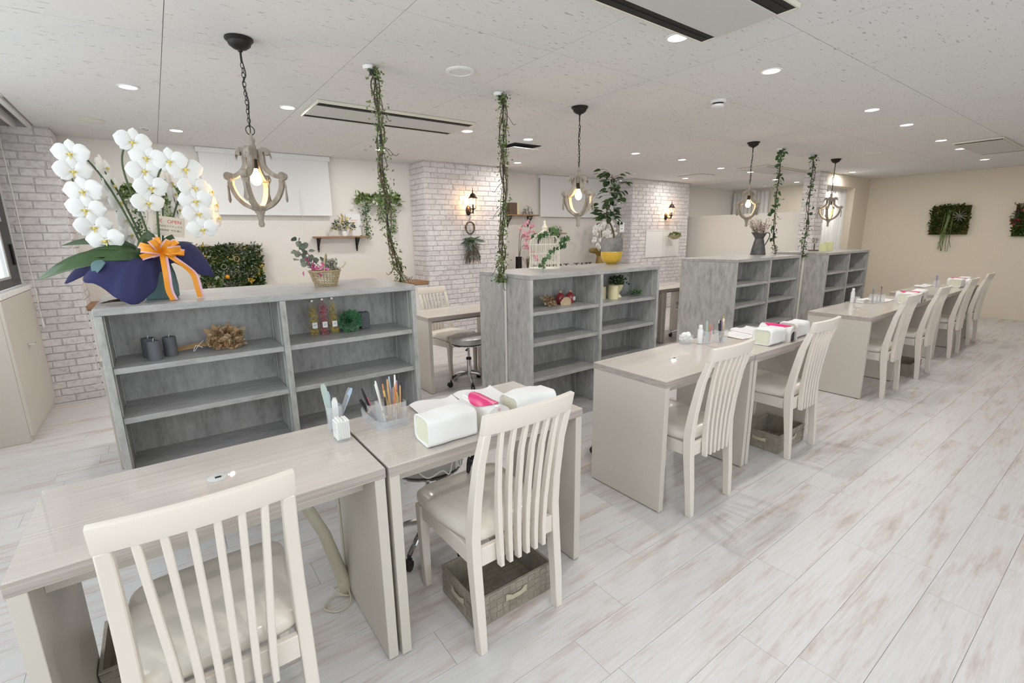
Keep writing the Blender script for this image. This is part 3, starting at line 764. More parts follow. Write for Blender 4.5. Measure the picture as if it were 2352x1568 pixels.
# drawer cabinet on casters under the rear desk of the second gap
dc = thing('drawer_cabinet', 'narrow beige cabinet on black casters under rear desk', 'cabinet', (5.02, 4.02, 0))
MB().box(-.17, .17, -.2, .2, .07, .58).build('body', 'desk_panel', dc, bevel=.002)
for k in range(2): 
    d = MB().box(-.168+k*.17, -.004+k*.17, -.212, -.2005, .08, .57).build('door', 'desk_panel', dc, bevel=.002)
for x in (-.14, .14):
    for y in (-.17, .17): MB().tube([(x-.012, y, .03), (x+.012, y, .03)], .03, 12).box(x-.01, x+.01, y-.01, y+.01, .05, .07).build('caster', 'black_plastic', dc, smooth=True)

# ================================================================== WOVEN TRAYS
def tray0():
    t = thing('woven_tray', '', 'basket', (0, 0, 0), 0, 'woven taupe trays under desks'); W, D, H, th = .365, .255, .125, .006
    MB().box(-W/2, W/2, -D/2, D/2, .001, .005).build('base', 'woven_taupe', t)
    wl = [MB().box(-W/2, W/2, -D/2, -D/2+th, .005, H), MB().box(-W/2, W/2, D/2-th, D/2, .005, H), MB().box(-W/2, -W/2+th, -D/2+th, D/2-th, .005, H), MB().box(W/2-th, W/2, -D/2+th, D/2-th, .005, H)]
    for m in wl: m.build('side', 'woven_taupe', t)
    def weave(u0, u1, v0, v1, put, n0=.0305):
        nu = max(1, round((u1-u0)/n0)); nv = max(1, round((v1-v0)/n0)); m = MB()
        for i in range(nu):
            for j in range(nv):
                a, b = u0+(u1-u0)*i/nu+.001, u0+(u1-u0)*(i+1)/nu-.001; c, d = v0+(v1-v0)*j/nv+.001, v0+(v1-v0)*(j+1)/nv-.001
                if (i+j) % 2: m.box(*put(a-.001, b+.001, c+.002, d-.002, .0022))
                else: m.box(*put(a+.003, b-.003, c-.001, d+.001, .0012))
        return m
    W2, D2 = W/2, D/2
    for nm, m in [('w', weave(-W2, W2, .008, H-.006, lambda a, b, c, d, h: (a, b, -D2-h, -D2+.001, c, d))), ('w', weave(-W2, W2, .008, H-.006, lambda a, b, c, d, h: (a, b, D2-.001, D2+h, c, d))),
              ('w', weave(-D2, D2, .008, H-.006, lambda a, b, c, d, h: (-W2-h, -W2+.001, a, b, c, d))), ('w', weave(-D2, D2, .008, H-.006, lambda a, b, c, d, h: (W2-.001, W2+h, a, b, c, d))),
              ('w', weave(-W2+.01, W2-.01, -D2+.01, D2-.01, lambda a, b, c, d, h: (a, b, c, d, .004, .005+h)))]:
        o = m.build('weave', 'woven_taupe', t); o['kind'] = 'stuff'
    MB().box(-W2-.003, W2+.003, -D2-.003, -D2+th+.001, H-.0059, H+.0008).box(-W2-.003, W2+.003, D2-th-.001, D2+.003, H-.0059, H+.0008).box(-W2-.003, -W2+th+.001, -D2+th+.0011, D2-th-.0011, H-.0059, H+.0008).box(W2-th-.001, W2+.003, -D2+th+.0011, D2-th-.0011, H-.0059, H+.0008).build('rim', 'woven_taupe', t)
    for s in (-1, 1):
        m = MB(); m.strip([(-.05, s*(D2+.003), .075), (-.042, s*(D2+.004), .078), (-.02, s*(D2+.006), .070), (.02, s*(D2+.006), .070), (.042, s*(D2+.004), .078), (.05, s*(D2+.003), .075)], [(0, 0, .013), (0, 0, .013), (0, 0, .009), (0, 0, .009), (0, 0, .013), (0, 0, .013)], (0, s*.003, 0))
        m.build('handle', 'woven_handle', t)
        m = MB(); m.strip([(s*(W2+.003), -.045, .075), (s*(W2+.006), -.02, .070), (s*(W2+.006), .02, .070), (s*(W2+.003), .045, .075)], [(0, 0, .013), (0, 0, .009), (0, 0, .009), (0, 0, .013)], (s*.003, 0, 0)); m.build('handle', 'woven_handle', t)
    return t
tr = tray0()
for i, (x, y, r, lab) in enumerate([(.945, 1.412, .0, 'woven taupe tray under the brush-caddy desk chair'), (-.138, 1.872, .0, 'woven taupe tray at bottom left beneath the nearest desk'), (3.292, 1.425, 0, 'woven taupe tray under chair of the second desk pair'), (6.045, 1.445, 0, 'woven taupe tray under chair of the third desk pair')]):
    o = tr if i == 0 else copy_tree(tr); o.location = (x, y, 0); o.rotation_euler = (0, 0, r); o['label'] = lab

# ================================================================== DESK-TOP THINGS
def rrect(hx, hy, r, n=4):
    out = []
    for cx, cy, a0 in ((hx-r, hy-r, 0), (-hx+r, hy-r, PI/2), (-hx+r, -hy+r, PI), (hx-r, -hy+r, 1.5*PI)):
        for k in range(n+1): a = a0+PI/2*k/n; out.append((cx+r*math.cos(a), cy+r*math.sin(a)))
    return out
def towel(x, y, z, rz, label, seed, L=.195, D=.118, H=.104):
    t = thing('towel_roll', label, 'towel', (x, y, z), rz, 'towel-wrapped hand rests'); q = random.Random(seed)
    core = rrect(D/2-.008, H/2-.008, .014); MB().poly([(a, b+H/2) for a, b in core], -L/2+.004, L/2-.004, 'yz').build('cushion', 'foam_cream', t, smooth=True)
    out = rrect(D/2-.001, H/2-.001, .022, 5); n = len(out); N = 26; vs = []; fs = []
    for i in range(N+1):
        u = -L/2+L*i/N
        for a, b in out:
            wv = 1+.022*math.sin(u*75+a*34+b*22+seed)+.02*math.sin(u*41-b*46+seed*2); hb = H/2+b*wv
            if b < -H/2+.02: hb = H/2+b
            vs.append((u+.004*math.sin(a*40+seed), a*wv, max(hb, .0005)+(.004*math.sin(u*25+seed) if b > .02 else 0)))
        for a, b in out: k = .86; vs.append((u, a*k, H/2+b*k))
    w = 2*n
    for i in range(N):
        for k in range(n):
            j = (k+1) % n; fs.append((i*w+k, i*w+j, i*w+w+j, i*w+w+k)); fs.append((i*w+n+k, i*w+w+n+k, i*w+w+n+j, i*w+n+j))
    for i in (0, N):
        for k in range(n): j = (k+1) % n; fs.append((i*w+k, i*w+n+k, i*w+n+j, i*w+j))
    MB().add(vs, fs).build('towel', 'towel_white', t, smooth=2)
    return t
def nail_lamp(x, y, z, label):
    t = thing('nail_lamp', label, 'lamp', (x, y, z), 0, 'white and pink nail dryers'); W, H, D = .054, .100, .105
    outer = [(-W, .0)]+[(-W*math.cos(a)*1.0, .055+.045*math.sin(a)) for a in [PI*k/12 for k in range(13)]]+[(W, .0)]
    inner = [(-.038, .0)]+[(-.038*math.cos(a), .038+.030*math.sin(a)) for a in [PI*k/12 for k in range(13)]]+[(.038, .0)]
    n = len(outer); vs = [(a, -D, b) for a, b in outer]+[(a, -D, b) for a, b in inner]+[(a, D, b) for a, b in outer]+[(a, D-.02, b) for a, b in inner]; fs = []
    for k in range(n-1): fs += [(k, k+1, n+k+1, n+k), (k, 2*n+k, 2*n+k+1, k+1), (n+k, n+k+1, 3*n+k+1, 3*n+k)]
    fs += [tuple(2*n+k for k in range(n)), (0, n, 3*n, 2*n), (n-1, 3*n-1, 4*n-1, 2*n-1)]
    MB().add(vs, fs).build('body', 'gloss_white', t, smooth=True)
    MB().poly([(a*.985, b*.985+.0005) for a, b in inner], -D+.012, D-.022, 'xz').build('cavity', 'black_plastic', t)
    m = MB(); N = 20; vs = [(0, 0, .1045)]; fs = []
    for rr in (.5, 1.):
        for k in range(N):
            a = 2*PI*k/N; px = .046*rr*math.cos(a); py = .085*rr*math.sin(a); vs.append((px, py, .055+.0475*math.sqrt(max(0, 1-(px/W)**2))+.0012))
    for k in range(N): fs.append((0, 1+k, 1+(k+1) % N)); fs.append((1+k, 1+N+k, 1+N+(k+1) % N, 1+(k+1) % N))
    MB().add(vs, fs).build('pink_cover', 'pink_lacquer', t, smooth=2)
    MB().tube([(0, -D-.001, .086), (0, -D-.003, .086)], .006, 10).build('button', 'pink_ribbon', t)
    return t
def sheet(x, y, z, rz, L, D, curl, label):
    t = thing('paper_sheet', label, 'paper', (x, y, z), rz); N = 12
    P = [(-L/2+L*i/N, 0, .0012+curl*(.5+.5*math.sin(2*PI*i/N*.9+.4))*(.35+.65*i/N)) for i in range(N+1)]
    m = MB(); vs = []; fs = []; K = 6
    for i in range(N+1):
        for k in range(K+1):
            f = k/K; vs.append((P[i][0]+.01*f*f, -D/2+D*f+.006*math.sin(i), .0012+(P[i][2]-.0012)*f**1.6))
    n0 = len(vs); vs += [(a, b, c+.0012) for a, b, c in vs]
    for i in range(N):
        for k in range(K):
            a = i*(K+1)+k; fs.append((a, a+1, a+K+2, a+K+1)); fs.append((n0+a, n0+a+K+1, n0+a+K+2, n0+a+1))
    m.add(vs, fs).build('leaf', 'paper_white', t, smooth=2); return t
def cup(name, x, y, z, hx, hy, h, label, cat='cup', mat='frosted_plastic', r=.012):
    t = thing(name, label, cat, (x, y, z)); o = rrect(hx, hy, r); i_ = rrect(hx-.0022, hy-.0022, max(.002, r-.002)); n = len(o)
    vs = [(a*.94, b*.94, .0005) for a, b in o]+[(a, b, h) for a, b in o]+[(a, b, h) for a, b in i_]+[(a*.94, b*.94, .004) for a, b in i_]; fs = []
    for L in range(3):
        for k in range(n): fs.append((L*n+k, L*n+(k+1) % n, (L+1)*n+(k+1) % n, (L+1)*n+k))
    fs += [tuple(range(n))[::-1], tuple(3*n+k for k in range(n))]
    MB().add(vs, fs).build('wall', mat, t, smooth=True); return t
def stick(name, p, d, L, r, mat, label, cat, tip=None, tipmat=None, flat=None, group='brushes and pens standing in desk cups'):
    p = Vector(p); d = Vector(d).normalized(); t = thing(name, label, cat, p, 0, group)
    if flat:
        sd = d.cross(Vector((.3, 1, .1))).normalized(); nn = d.cross(sd)
        path = [d*0, d*L*.5, d*L*.9, d*L]; MB().strip([q-nn*flat*.5 for q in path], [sd*r, sd*r, sd*r*.95, sd*r*.55], nn*flat).build('blade', mat, t)
    else:
        MB().tube([d*0, d*L*.3, d*L*.75, d*L*.98, d*L], [r*.6, r, r*1.05, r*.8, r*.4], 8).build('shaft', mat, t, smooth=True)
        MB().tube([d*L*.25, d*L*.34], r*1.15, 8).build('ferrule', 'brush_gold', t, smooth=True)
    if tip: MB().tube([d*L*.86, d*L*1.0, d*L*1.03], [r*1.1, r*1.1, r*.5], 8).build('cap', tipmat, t, smooth=True)
    return t
def cotton(t, hx, hy, z0, z1, seed, mode='pads'):
    q = random.Random(seed)
    if mode == 'pads':
        for k in range(6):
            a = -hx*.80+hx*.32*k; MB().box(a-.0037, a+.0037, -hy*.90, hy*.90, z0, z1+q.uniform(-.002, .008)).build('cotton_pad', 'cotton_white', t, bevel=.002)
    else:
        for k in range(17):
            MB().ball((q.uniform(-hx*.62, hx*.62), q.uniform(-hy*.62, hy*.62), q.uniform(z0+.014, z1)), .0175, 10, 6, .9).build('cotton_ball', 'cotton_white', t, smooth=True)
Z = DH+.0004
# --- pair A
c = cup('cotton_holder', .452, 1.662, Z, .026, .030, .072, 'small square clear cup full of white cotton pads near desk seam'); cotton(c, .024, .028, .006, .074, 1)
cup('file_cup', .462, 1.775, Z, .027, .024, .092, 'tall frosted cup of nail files behind the cotton pad cup')
F = 'nail files in the tall frosted cup'
stick('nail_file', (.452, 1.765, Z+.006), (-.10, .16, 1), .175, .011, 'file_sage', 'wide sage green nail file leaning in tall frosted cup', 'nail file', flat=.004, group=F)
stick('nail_file', (.456, 1.778, Z+.006), (-.06, .05, 1), .142, .007, 'brush_blue', 'narrow pale blue nail file in tall frosted cup', 'nail file', flat=.003, group=F)
stick('nail_file', (.464, 1.766, Z+.006), (.0, -.03, 1), .118, .011, 'gloss_white', 'white block buffer upright in tall frosted cup', 'nail file', flat=.016, group=F)
stick('nail_file', (.468, 1.775, Z+.006), (.42, .02, 1), .155, .007, 'file_grey', 'black nail file leaning right in tall frosted cup', 'nail file', flat=.003, group=F)
stick('nail_file', (.470, 1.785, Z+.006), (.46, -.08, 1), .155, .007, 'brush_blue', 'light blue nail file leaning right beside the black one', 'nail file', flat=.003, group=F)
cad = thing('brush_caddy', 'frosted plastic brush organiser with tall rear box and low tray', 'organiser', (.645, 1.735, Z))
def shell(hx, hy, h, r, c, wall=.0025):
    o = rrect(hx, hy, r, 5); i_ = rrect(hx-wall, hy-wall, max(.002, r-wall), 5); n = len(o); cx, cy, cz = c
    vs = [(a*.96+cx, b*.96+cy, cz) for a, b in o]+[(a+cx, b+cy, cz+h) for a, b in o]+[(a+cx, b+cy, cz+h) for a, b in i_]+[(a*.96+cx, b*.96+cy, cz+.003) for a, b in i_]; fs = []
    for L in range(3):
        for k in range(n): fs.append((L*n+k, L*n+(k+1) % n, (L+1)*n+(k+1) % n, (L+1)*n+k))
    fs += [tuple(range(n))[::-1], tuple(3*n+k for k in range(n))]; return MB().add(vs, fs)
shell(.068, .110, .036, .03, (0, 0, 0)).build('tray', 'frosted_plastic', cad, smooth=True)
shell(.050, .042, .088, .008, (.008, -.045, .0032)).build('tall_box', 'frosted_plastic', cad, smooth=True)
shell(.026, .026, .060, .022, (-.03, .045, .0032)).build('round_cup', 'frosted_plastic', cad, smooth=True)
MB().box(.006, .009, -.083, -.008, .006, .08).build('divider', 'frosted_plastic', cad)
bs = [(-.030, -.05, -.22, .10, .175, 'brush_white', 'white'), (-.024, -.03, -.16, .14, .178, 'brush_white', 'white gold-ended'), (-.018, -.06, -.12, .02, .145, 'brush_gold', 'gold'), (-.010, -.03, -.06, .10, .160, 'brush_orange', 'orange'),
      (-.004, -.055, -.05, .02, .150, 'brush_wood', 'bare wood'), (.004, -.03, .02, .10, .175, 'brush_wood', 'pale wood'), (.006, -.055, .08, .03, .150, 'file_grey', 'silver grey'), (.012, -.03, .04, .12, .185, 'brush_blue', 'light blue'),
      (.000, -.06, .20, .05, .165, 'brush_orange', 'rust orange'), (.014, -.045, .16, .05, .165, 'brush_black', 'black'), (.02, -.055, .05, .04, .200, 'brush_white', 'tall white'), (.034, -.04, -.10, .02, .140, 'brush_pink', 'glittery pink'),
      (.036, -.03, .10, .06, .165, 'brush_lilac', 'lilac glass'), (.042, -.05, .08, .02, .150, 'brush_wood', 'copper wood'), (.046, -.045, .12, .02, .160, 'brush_black', 'zebra-striped black'), (.028, -.065, -.02, .0, .130, 'brush_gold', 'slim gold'),
      (-.032, -.065, -.05, -.02, .120, 'brush_black', 'short black'), (.022, -.03, -.02, .14, .165, 'brush_white', 'ivory')]
for i, (bx, by, dx, dy, L, mt, nm) in enumerate(bs):
    stick('nail_brush', (.653+bx*.8, 1.735+by, Z+.008), (dx*.8, dy, 1), L*.93, .0036+.0006*(i % 3), mt, '%s handled nail brush standing in the frosted brush organiser' % nm, 'brush')
stick('nail_brush', (.612, 1.775, Z+.008), (-.30, .0, 1), .135, .005, 'brush_black', 'thick black pen leaning left over organiser tray', 'pen')
stick('nail_brush', (.618, 1.785, Z+.008), (-.25, .15, 1), .085, .005, 'brush_pink', 'short pink metallic tube in organiser round cup', 'pen')
stick('nail_brush', (.606, 1.782, Z+.008), (-.45, .22, 1), .088, .007, 'brush_black', 'short black clip leaning in organiser round cup', 'pen')
towel(.758, 1.437, Z, 0, 'rolled white towel rest left of nail lamp on brush-caddy desk', 1); towel(1.125, 1.425, Z, .0, 'rolled white towel rest right of nail lamp on brush-caddy desk', 2)
nail_lamp(.938, 1.468, Z, 'white nail dryer with pink top on the brush-caddy desk')
sheet(.875, 1.70, Z, 0, .205, .23, .03, 'curled white paper sheet behind left towel roll on brush-caddy desk'); sheet(1.083, 1.695, Z+.002, 0, .20, .23, .035, 'curled white paper sheet behind pink nail lamp on brush-caddy desk')
# --- pair B
c = cup('cotton_jar', 2.742, 1.79, Z, .045, .042, .055, 'clear jar heaped with cotton balls on second desk pair', r=.035); cotton(c, .042, .04, .005, .062, 3, 'balls')
def bottle(x, y, label, h=.125):
    t = thing('pump_bottle', label, 'bottle', (x, y, Z)); k = h/.125
    MB().lathe([(.001, 0), (.0165, .001), (.0175, .006), (.0175, .088*k), (.013, .097*k)], 20).build('body', 'white_plastic', t, smooth=True); MB().lathe([(.0125, .0972*k), (.0125, .119*k), (.010, .124*k), (.001, .125*k)], 16).build('cap', 'gloss_white', t, smooth=True)
bottle(2.80, 1.725, 'white spray bottle beside the cotton ball jar')
cup('file_cup', 2.847, 1.70, Z, .03, .024, .082, 'frosted cup of nail files on second desk pair')
F = 'nail files on second desk pair'
stick('nail_file', (2.835, 1.695, Z+.006), (-.04, .05, 1), .145, .009, 'file_sage', 'sage green nail file in second desk pair cup', 'nail file', flat=.004, group=F)
stick('nail_file', (2.85, 1.70, Z+.006), (.05, .08, 1), .135, .008, 'file_grey', 'dark grey nail file in second desk pair cup', 'nail file', flat=.003, group=F)
stick('nail_file', (2.858, 1.705, Z+.006), (.16, .02, 1), .125, .006, 'brush_wood', 'tan nail file leaning in second desk pair cup', 'nail file', flat=.003, group=F)
stick('nail_brush', (2.862, 1.695, Z+.006), (.22, .02, 1), .11, .004, 'brush_pink', 'short red brush leaning beside files on second desk pair', 'brush')
cup('brush_cup', 2.945, 1.665, Z, .045, .028, .082, 'frosted square cup packed with brushes on second desk pair', r=.006)
for i, (dx, dy, L, mt, nm) in enumerate([(-.14, .1, .13, 'brush_black', 'short black'), (-.05, .05, .150, 'brush_black', 'black'), (.0, .1, .150, 'brush_white', 'white-ended'), (.04, .03, .147, 'purple_plastic', 'purple'), (.1, .06, .14, 'file_grey', 'grey'), (.12, .02, .16, 'brush_white', 'long white'), (.2, .05, .155, 'brush_gold', 'gold'), (.22, .02, .175, 'brush_gold', 'long gold'), (.24, .1, .16, 'brush_white', 'cream leaning'), (-.02, .0, .145, 'brush_wood', 'wooden')]):
    stick('nail_brush', (2.925+.004*i, 1.655+.004*(i % 4), Z+.006), (dx*.6, dy, 1), L*.95, .0055, mt, '%s brush in square cup on second desk pair' % nm, 'brush')
sheet(3.22, 1.70, Z, 0, .20, .2, .03, 'curled white paper sheet left of towels on second desk pair'); sheet(3.42, 1.70, Z+.002, 0, .22, .22, .035, 'raised white paper sheet behind nail lamp on second desk pair')
towel(3.145, 1.447, Z, 0, 'rolled white towel rest nearest camera on second desk pair', 3); towel(3.505, 1.45, Z, 0, 'rolled white towel rest right of nail lamp on second desk pair', 4); nail_lamp(3.318, 1.475, Z, 'white nail dryer with pink top on second desk pair')
# --- pair C
bottle(5.585, 1.80, 'tall white bottle on the third desk pair', .150)
t = thing('tissue_stack', 'stack of cream tissues on the third desk pair', 'tissues', (5.655, 1.745, Z))
for k in range(4): MB().box(-.05+.003*k, .05+.002*k, -.035, .035, .0002+.0095*k, .0092+.0095*k).build('tissue', 'cotton_white', t, bevel=.003)
cup('file_cup', 5.70, 1.81, Z, .045, .03, .05, 'low grey box of small clips on third desk pair', 'box', 'grey_plastic')
cup('file_cup', 5.70, 1.66, Z, .04, .03, .095, 'frosted cup of nail files on third desk pair')
F = 'nail files on third desk pair'
for i, (dx, mt, nm) in enumerate([(-.10, 'file_grey', 'black'), (.0, 'file_sage', 'sage green'), (.08, 'purple_plastic', 'magenta'), (.30, 'file_sage', 'leaning grey-green')]):
    stick('nail_file', (5.685+.008*i, 1.655+.004*i, Z+.006), (dx, .05, 1), .15-.01*(i == 2), .010, mt, '%s nail file in third desk pair cup' % nm, 'nail file', flat=.004, group=F)
cup('brush_cup', 5.80, 1.625, Z, .035, .03, .085, 'frosted square cup of brushes on third desk pair', r=.006)
for i, (dx, L, mt, nm) in enumerate([(-.08, .14, 'file_grey', 'grey'), (.0, .16, 'brush_black', 'black'), (.06, .135, 'brush_lilac', 'mauve'), (.16, .175, 'brush_wood', 'broad wooden'), (.24, .165, 'lime_plastic', 'lime green'), (.26, .17, 'brush_black', 'dark leaning')]):
    stick('nail_brush', (5.79+.005*i, 1.62+.003*i, Z+.006), (dx, .05, 1), L, .005, mt, '%s brush in square cup on third desk pair' % nm, 'brush')
sheet(6.02, 1.70, Z, 0, .28, .2, .03, 'white paper sheet on the third desk pair'); towel(5.93, 1.44, Z, 0, 'rolled white towel rest nearest camera on third desk pair', 5); towel(6.29, 1.45, Z, 0, 'rolled white towel rest right of nail lamp on third desk pair', 6); nail_lamp(6.11, 1.475, Z, 'white nail dryer with pink top on third desk pair')
# --- pair D
sheet(7.95, 1.79, Z, 0, .40, .12, .03, 'white paper sheet on the last desk by beige wall'); cup('file_cup', 7.90, 1.66, Z, .035, .03, .085, 'clear cup of two nail files on last desk')
stick('nail_file', (7.885, 1.655, Z+.006), (-.12, .05, 1), .145, .011, 'brush_lilac', 'mauve nail file leaning left in last desk cup', 'nail file', flat=.004, group='nail files on last desk'); stick('nail_file', (7.91, 1.66, Z+.006), (.25, .05, 1), .155, .009, 'brush_blue', 'blue nail file leaning right in last desk cup', 'nail file', flat=.004, group='nail files on last desk')
towel(8.07, 1.50, Z, 0, 'rolled white towel rest nearest camera on last desk', 7); towel(8.46, 1.50, Z, 0, 'rolled white towel rest right of nail lamp on last desk', 8); nail_lamp(8.265, 1.52, Z, 'white nail dryer with pink top on last desk')
# --- under the nearest desks
t = thing('slanted_tube', 'thick beige tube leaning under the nearest desk', 'tube', (.44, 1.79, 0)); MB().tube([(-.145, -.02, .52), (-.06, -.01, .30), (-.004, 0, .06)], [.02, .022, .026], 14).build('sleeve', 'beige_tube', t, smooth=True); MB().lathe([(.026, 0), (.027, .055), (.022, .06)], 14, (-.003, 0, 0)).build('foot', 'beige_tube', t, smooth=True)
t = thing('power_cord', 'beige cord looped on floor beside panel of nearest desk', 'cord', (.44, 1.74, 0)); MB().tube(smoothpath([(.01, .06, .60), (.012, .06, .25), (.01, .05, .05), (-.005, -.03, .006), (-.06, -.05, .006), (-.10, 0, .006), (-.05, .04, .008), (.0, .0, .012), (-.03, -.01, .04), (-.05, .03, .05), (-.01, .05, .03)], 6), .0035, 6).build('cord', 'beige_tube', t, smooth=True)
def coil(x, y, z, mat, label, seed, drop, n=6, tail=None):
    q = random.Random(seed); t = thing('cable_bundle', label, 'cable', (x, y, z)); P = [(0, 0, drop), (0, .0, .06)]
    for k in range(n): P += [(q.uniform(-.03, .03), q.uniform(-.02, .02), q.uniform(.02, .07)), (q.uniform(-.03, .03), q.uniform(-.02, .02), q.uniform(-.06, -.01))]
    if tail: P += tail
    MB().tube(smoothpath(P, 5), .0032, 6).build('loops', mat, t, smooth=True); MB().tube([(-.006, 0, .005), (.006, 0, .005)], .012, 8).build('tie', mat, t)
coil(.95, 1.60, .50, 'black_plastic', 'tangled black power cable hanging under brush-caddy desk', 4, .12)
coil(.875, 1.62, .53, 'cord_white', 'white cable loops hanging under brush-caddy desk', 9, .14, 3, [(-.05, 0, -.04), (-.12, 0, -.05), (-.17, .02, .02), (-.18, .02, .1)])
t = thing('power_cord', 'thin black cord dropping behind foreground cream chair under desk', 'cord', (1.03, 1.66, 0)); MB().tube(smoothpath([(0, 0, .6), (.02, 0, .56), (-.015, 0, .53), (.01, 0, .48), (.0, 0, .3), (-.02, 0, .1), (-.03, .05, .005)], 5), .0032, 6).build('cord', 'black_plastic', t, smooth=True)

# ================================================================== PENDANT LAMPS
def pendant0():
    t = thing('pendant_lamp', '', 'pendant lamp', (0, 0, ZC), 0, 'weathered wood pendant lamps')
    MB().lathe([(.062, -.001), (.063, -.008), (.058, -.014), (.052, -.018), (.048, -.032), (.030, -.046), (.012, -.052), (.009, -.060), (.001, -.061)], 28).build('canopy', 'iron_black', t, smooth=True)
    MB().tube([(0, 0, -.058), (0, 0, -.105)], .005, 8).build('rod', 'iron_black', t, smooth=True)
    m = MB(); z = -.110; k = 0
    while z > -.395:
        a = k % 2*PI/2; r = .0075; L = .013
        P = [(math.cos(a)*r*math.cos(q), math.sin(a)*r*math.cos(q), z-.010+L*math.sin(q)) for q in [2*PI*i/10 for i in range(10)]]
        m.tube(P, .0017, 5, True); z -= .0205; k += 1
    m.build('chain', 'iron_black', t, smooth=True)
    MB().tube(smoothpath([(.004, .002, -.10), (.010, -.004, -.16), (-.006, .004, -.20), (.012, .006, -.27), (.002, -.004, -.34), (0, 0, -.43)], 5), .0028, 6).build('cord', 'black_plastic', t, smooth=True)
    MB().tube([(.021*math.cos(q), .0, -.412+.021*math.sin(q)) for q in [2*PI*i/20 for i in range(20)]], .0022, 6, True).build('ring', 'iron_black', t, smooth=True)
    MB().lathe([(.001, -.424), (.007, -.426), (.008, -.445), (.013, -.447), (.017, -.460), (.012, -.470), (.013, -.476), (.020, -.505), (.024, -.512), (.023, -.545), (.018, -.548), (.001, -.549)], 16).build('finial', 'weathered_wood', t, smooth=True)
    MB().lathe([(.001, -.549), (.0165, -.549), (.0165, -.592), (.001, -.593)], 14).build('socket', 'bronze_black', t, smooth=True)
    MB().lathe([(.012, -.592), (.013, -.602), (.022, -.622), (.027, -.640), (.024, -.658), (.014, -.670), (.001, -.674)], 18).build('bulb', 'bulb_glow', t, smooth=True)
    for q in range(4):
        a = PI/4+q*PI/2; c, s = math.cos(a), math.sin(a); up = Vector((-s, c, 0))*.0125
        pt = lambda r, z: Vector((c*r, s*r, z))
        def arm(pts):
            P = smoothpath([pt(*p) for p in pts], 4); m = MB(); n = len(P); H = []; T = []
            vs = []; fs = []
            for i, p in enumerate(P):
                d = (P[min(i+1, n-1)]-P[max(i-1, 0)]).normalized(); nn = d.cross(up.normalized())*.0105
                vs += [p-up-nn, p+up-nn, p+up+nn, p-up+nn]
            for i in range(n-1):
                for k in range(4): fs.append((i*4+k, i*4+(k+1) % 4, i*4+4+(k+1) % 4, i*4+4+k))
            fs += [(3, 2, 1, 0), tuple((n-1)*4+k for k in range(4))]; return m.add(vs, fs)
        A = arm([(.070, -.528), (.066, -.508), (.050, -.502), (.040, -.516), (.042, -.540), (.044, -.575), (.058, -.600), (.085, -.622), (.118, -.634)])
        A.tube([pt(.131, -.629)-up*1.25, pt(.131, -.629)+up*1.25], .020, 16); A.tube([pt(.136, -.632)-up*1.7, pt(.136, -.632)+up*1.7], .008, 10)
        # leafy curl at the top
        for w in (-.5, 0, .5): A.leaf(pt(.060, -.502)+up*w, pt(.03, -.012)+up*w*.6, (0, 0, 1), .044, .017, .4, .9)
        am = A.build('upper_arm', 'weathered_wood', t, bevel=0)
        B = arm([(.122, -.648), (.122, -.672), (.112, -.705), (.092, -.740), (.062, -.768), (.030, -.784)]); bx = pt(.124, -.651); B.tube([bx-up*1.3, bx+up*1.3], .009, 8); B.build('lower_arm', 'weathered_wood', t)
        D = MB().tube([pt(.140, -.654), pt(.140, -.672)], .0015, 5)
        P0 = pt(.140, 0); sd = Vector((-s, c, 0)); dp = [(.0045, -.672), (.0055, -.70), (.0085, -.722), (.0125, -.742), (.0, -.757), (-.0125, -.742), (-.0085, -.722), (-.0055, -.70), (-.0045, -.672)]
        vs = [P0+sd*u+Vector((0, 0, z))+Vector((c, s, 0))*k for k in (-.003, .003) for u, z in dp]; n = len(dp)
        D.add(vs, [tuple(range(n)), tuple(range(n, 2*n))[::-1]]+[(i, i+n, (i+1) % n+n, (i+1) % n) for i in range(n)]); D.build('wood_drop', 'weathered_wood', t)
    MB().lathe([(.001, -.772), (.040, -.774), (.043, -.782), (.034, -.796), (.024, -.800), (.024, -.806), (.019, -.812), (.012, -.845), (.013, -.855), (.015, -.866), (.011, -.877), (.001, -.880)], 20).build('bottom_finial', 'weathered_wood', t, smooth=True)
    return t
pd = pendant0(); PDS = []
for i, (x, y, r, lab) in enumerate([(.466, 2.81, .25, 'nearest weathered wood pendant lamp, to the right of the white orchid'), (2.73, 2.81, .62, 'second weathered wood pendant lamp, above the birdcage bookcase'), (5.32, 2.82, .55, 'third weathered wood pendant lamp, above the flower pitcher'), (7.50, 2.83, .9, 'farthest weathered wood pendant lamp, near the sheer curtain')]):
    o = pd if i == 0 else copy_tree(pd); o.location = (x, y, ZC); o.rotation_euler = (0, 0, r); o['label'] = lab; PDS.append(o)
for o in PDS: lamp('POINT', 'pendant_bulb_lamp', BULB_W, (1., .62, .30), o, (0, 0, -.70), .02)

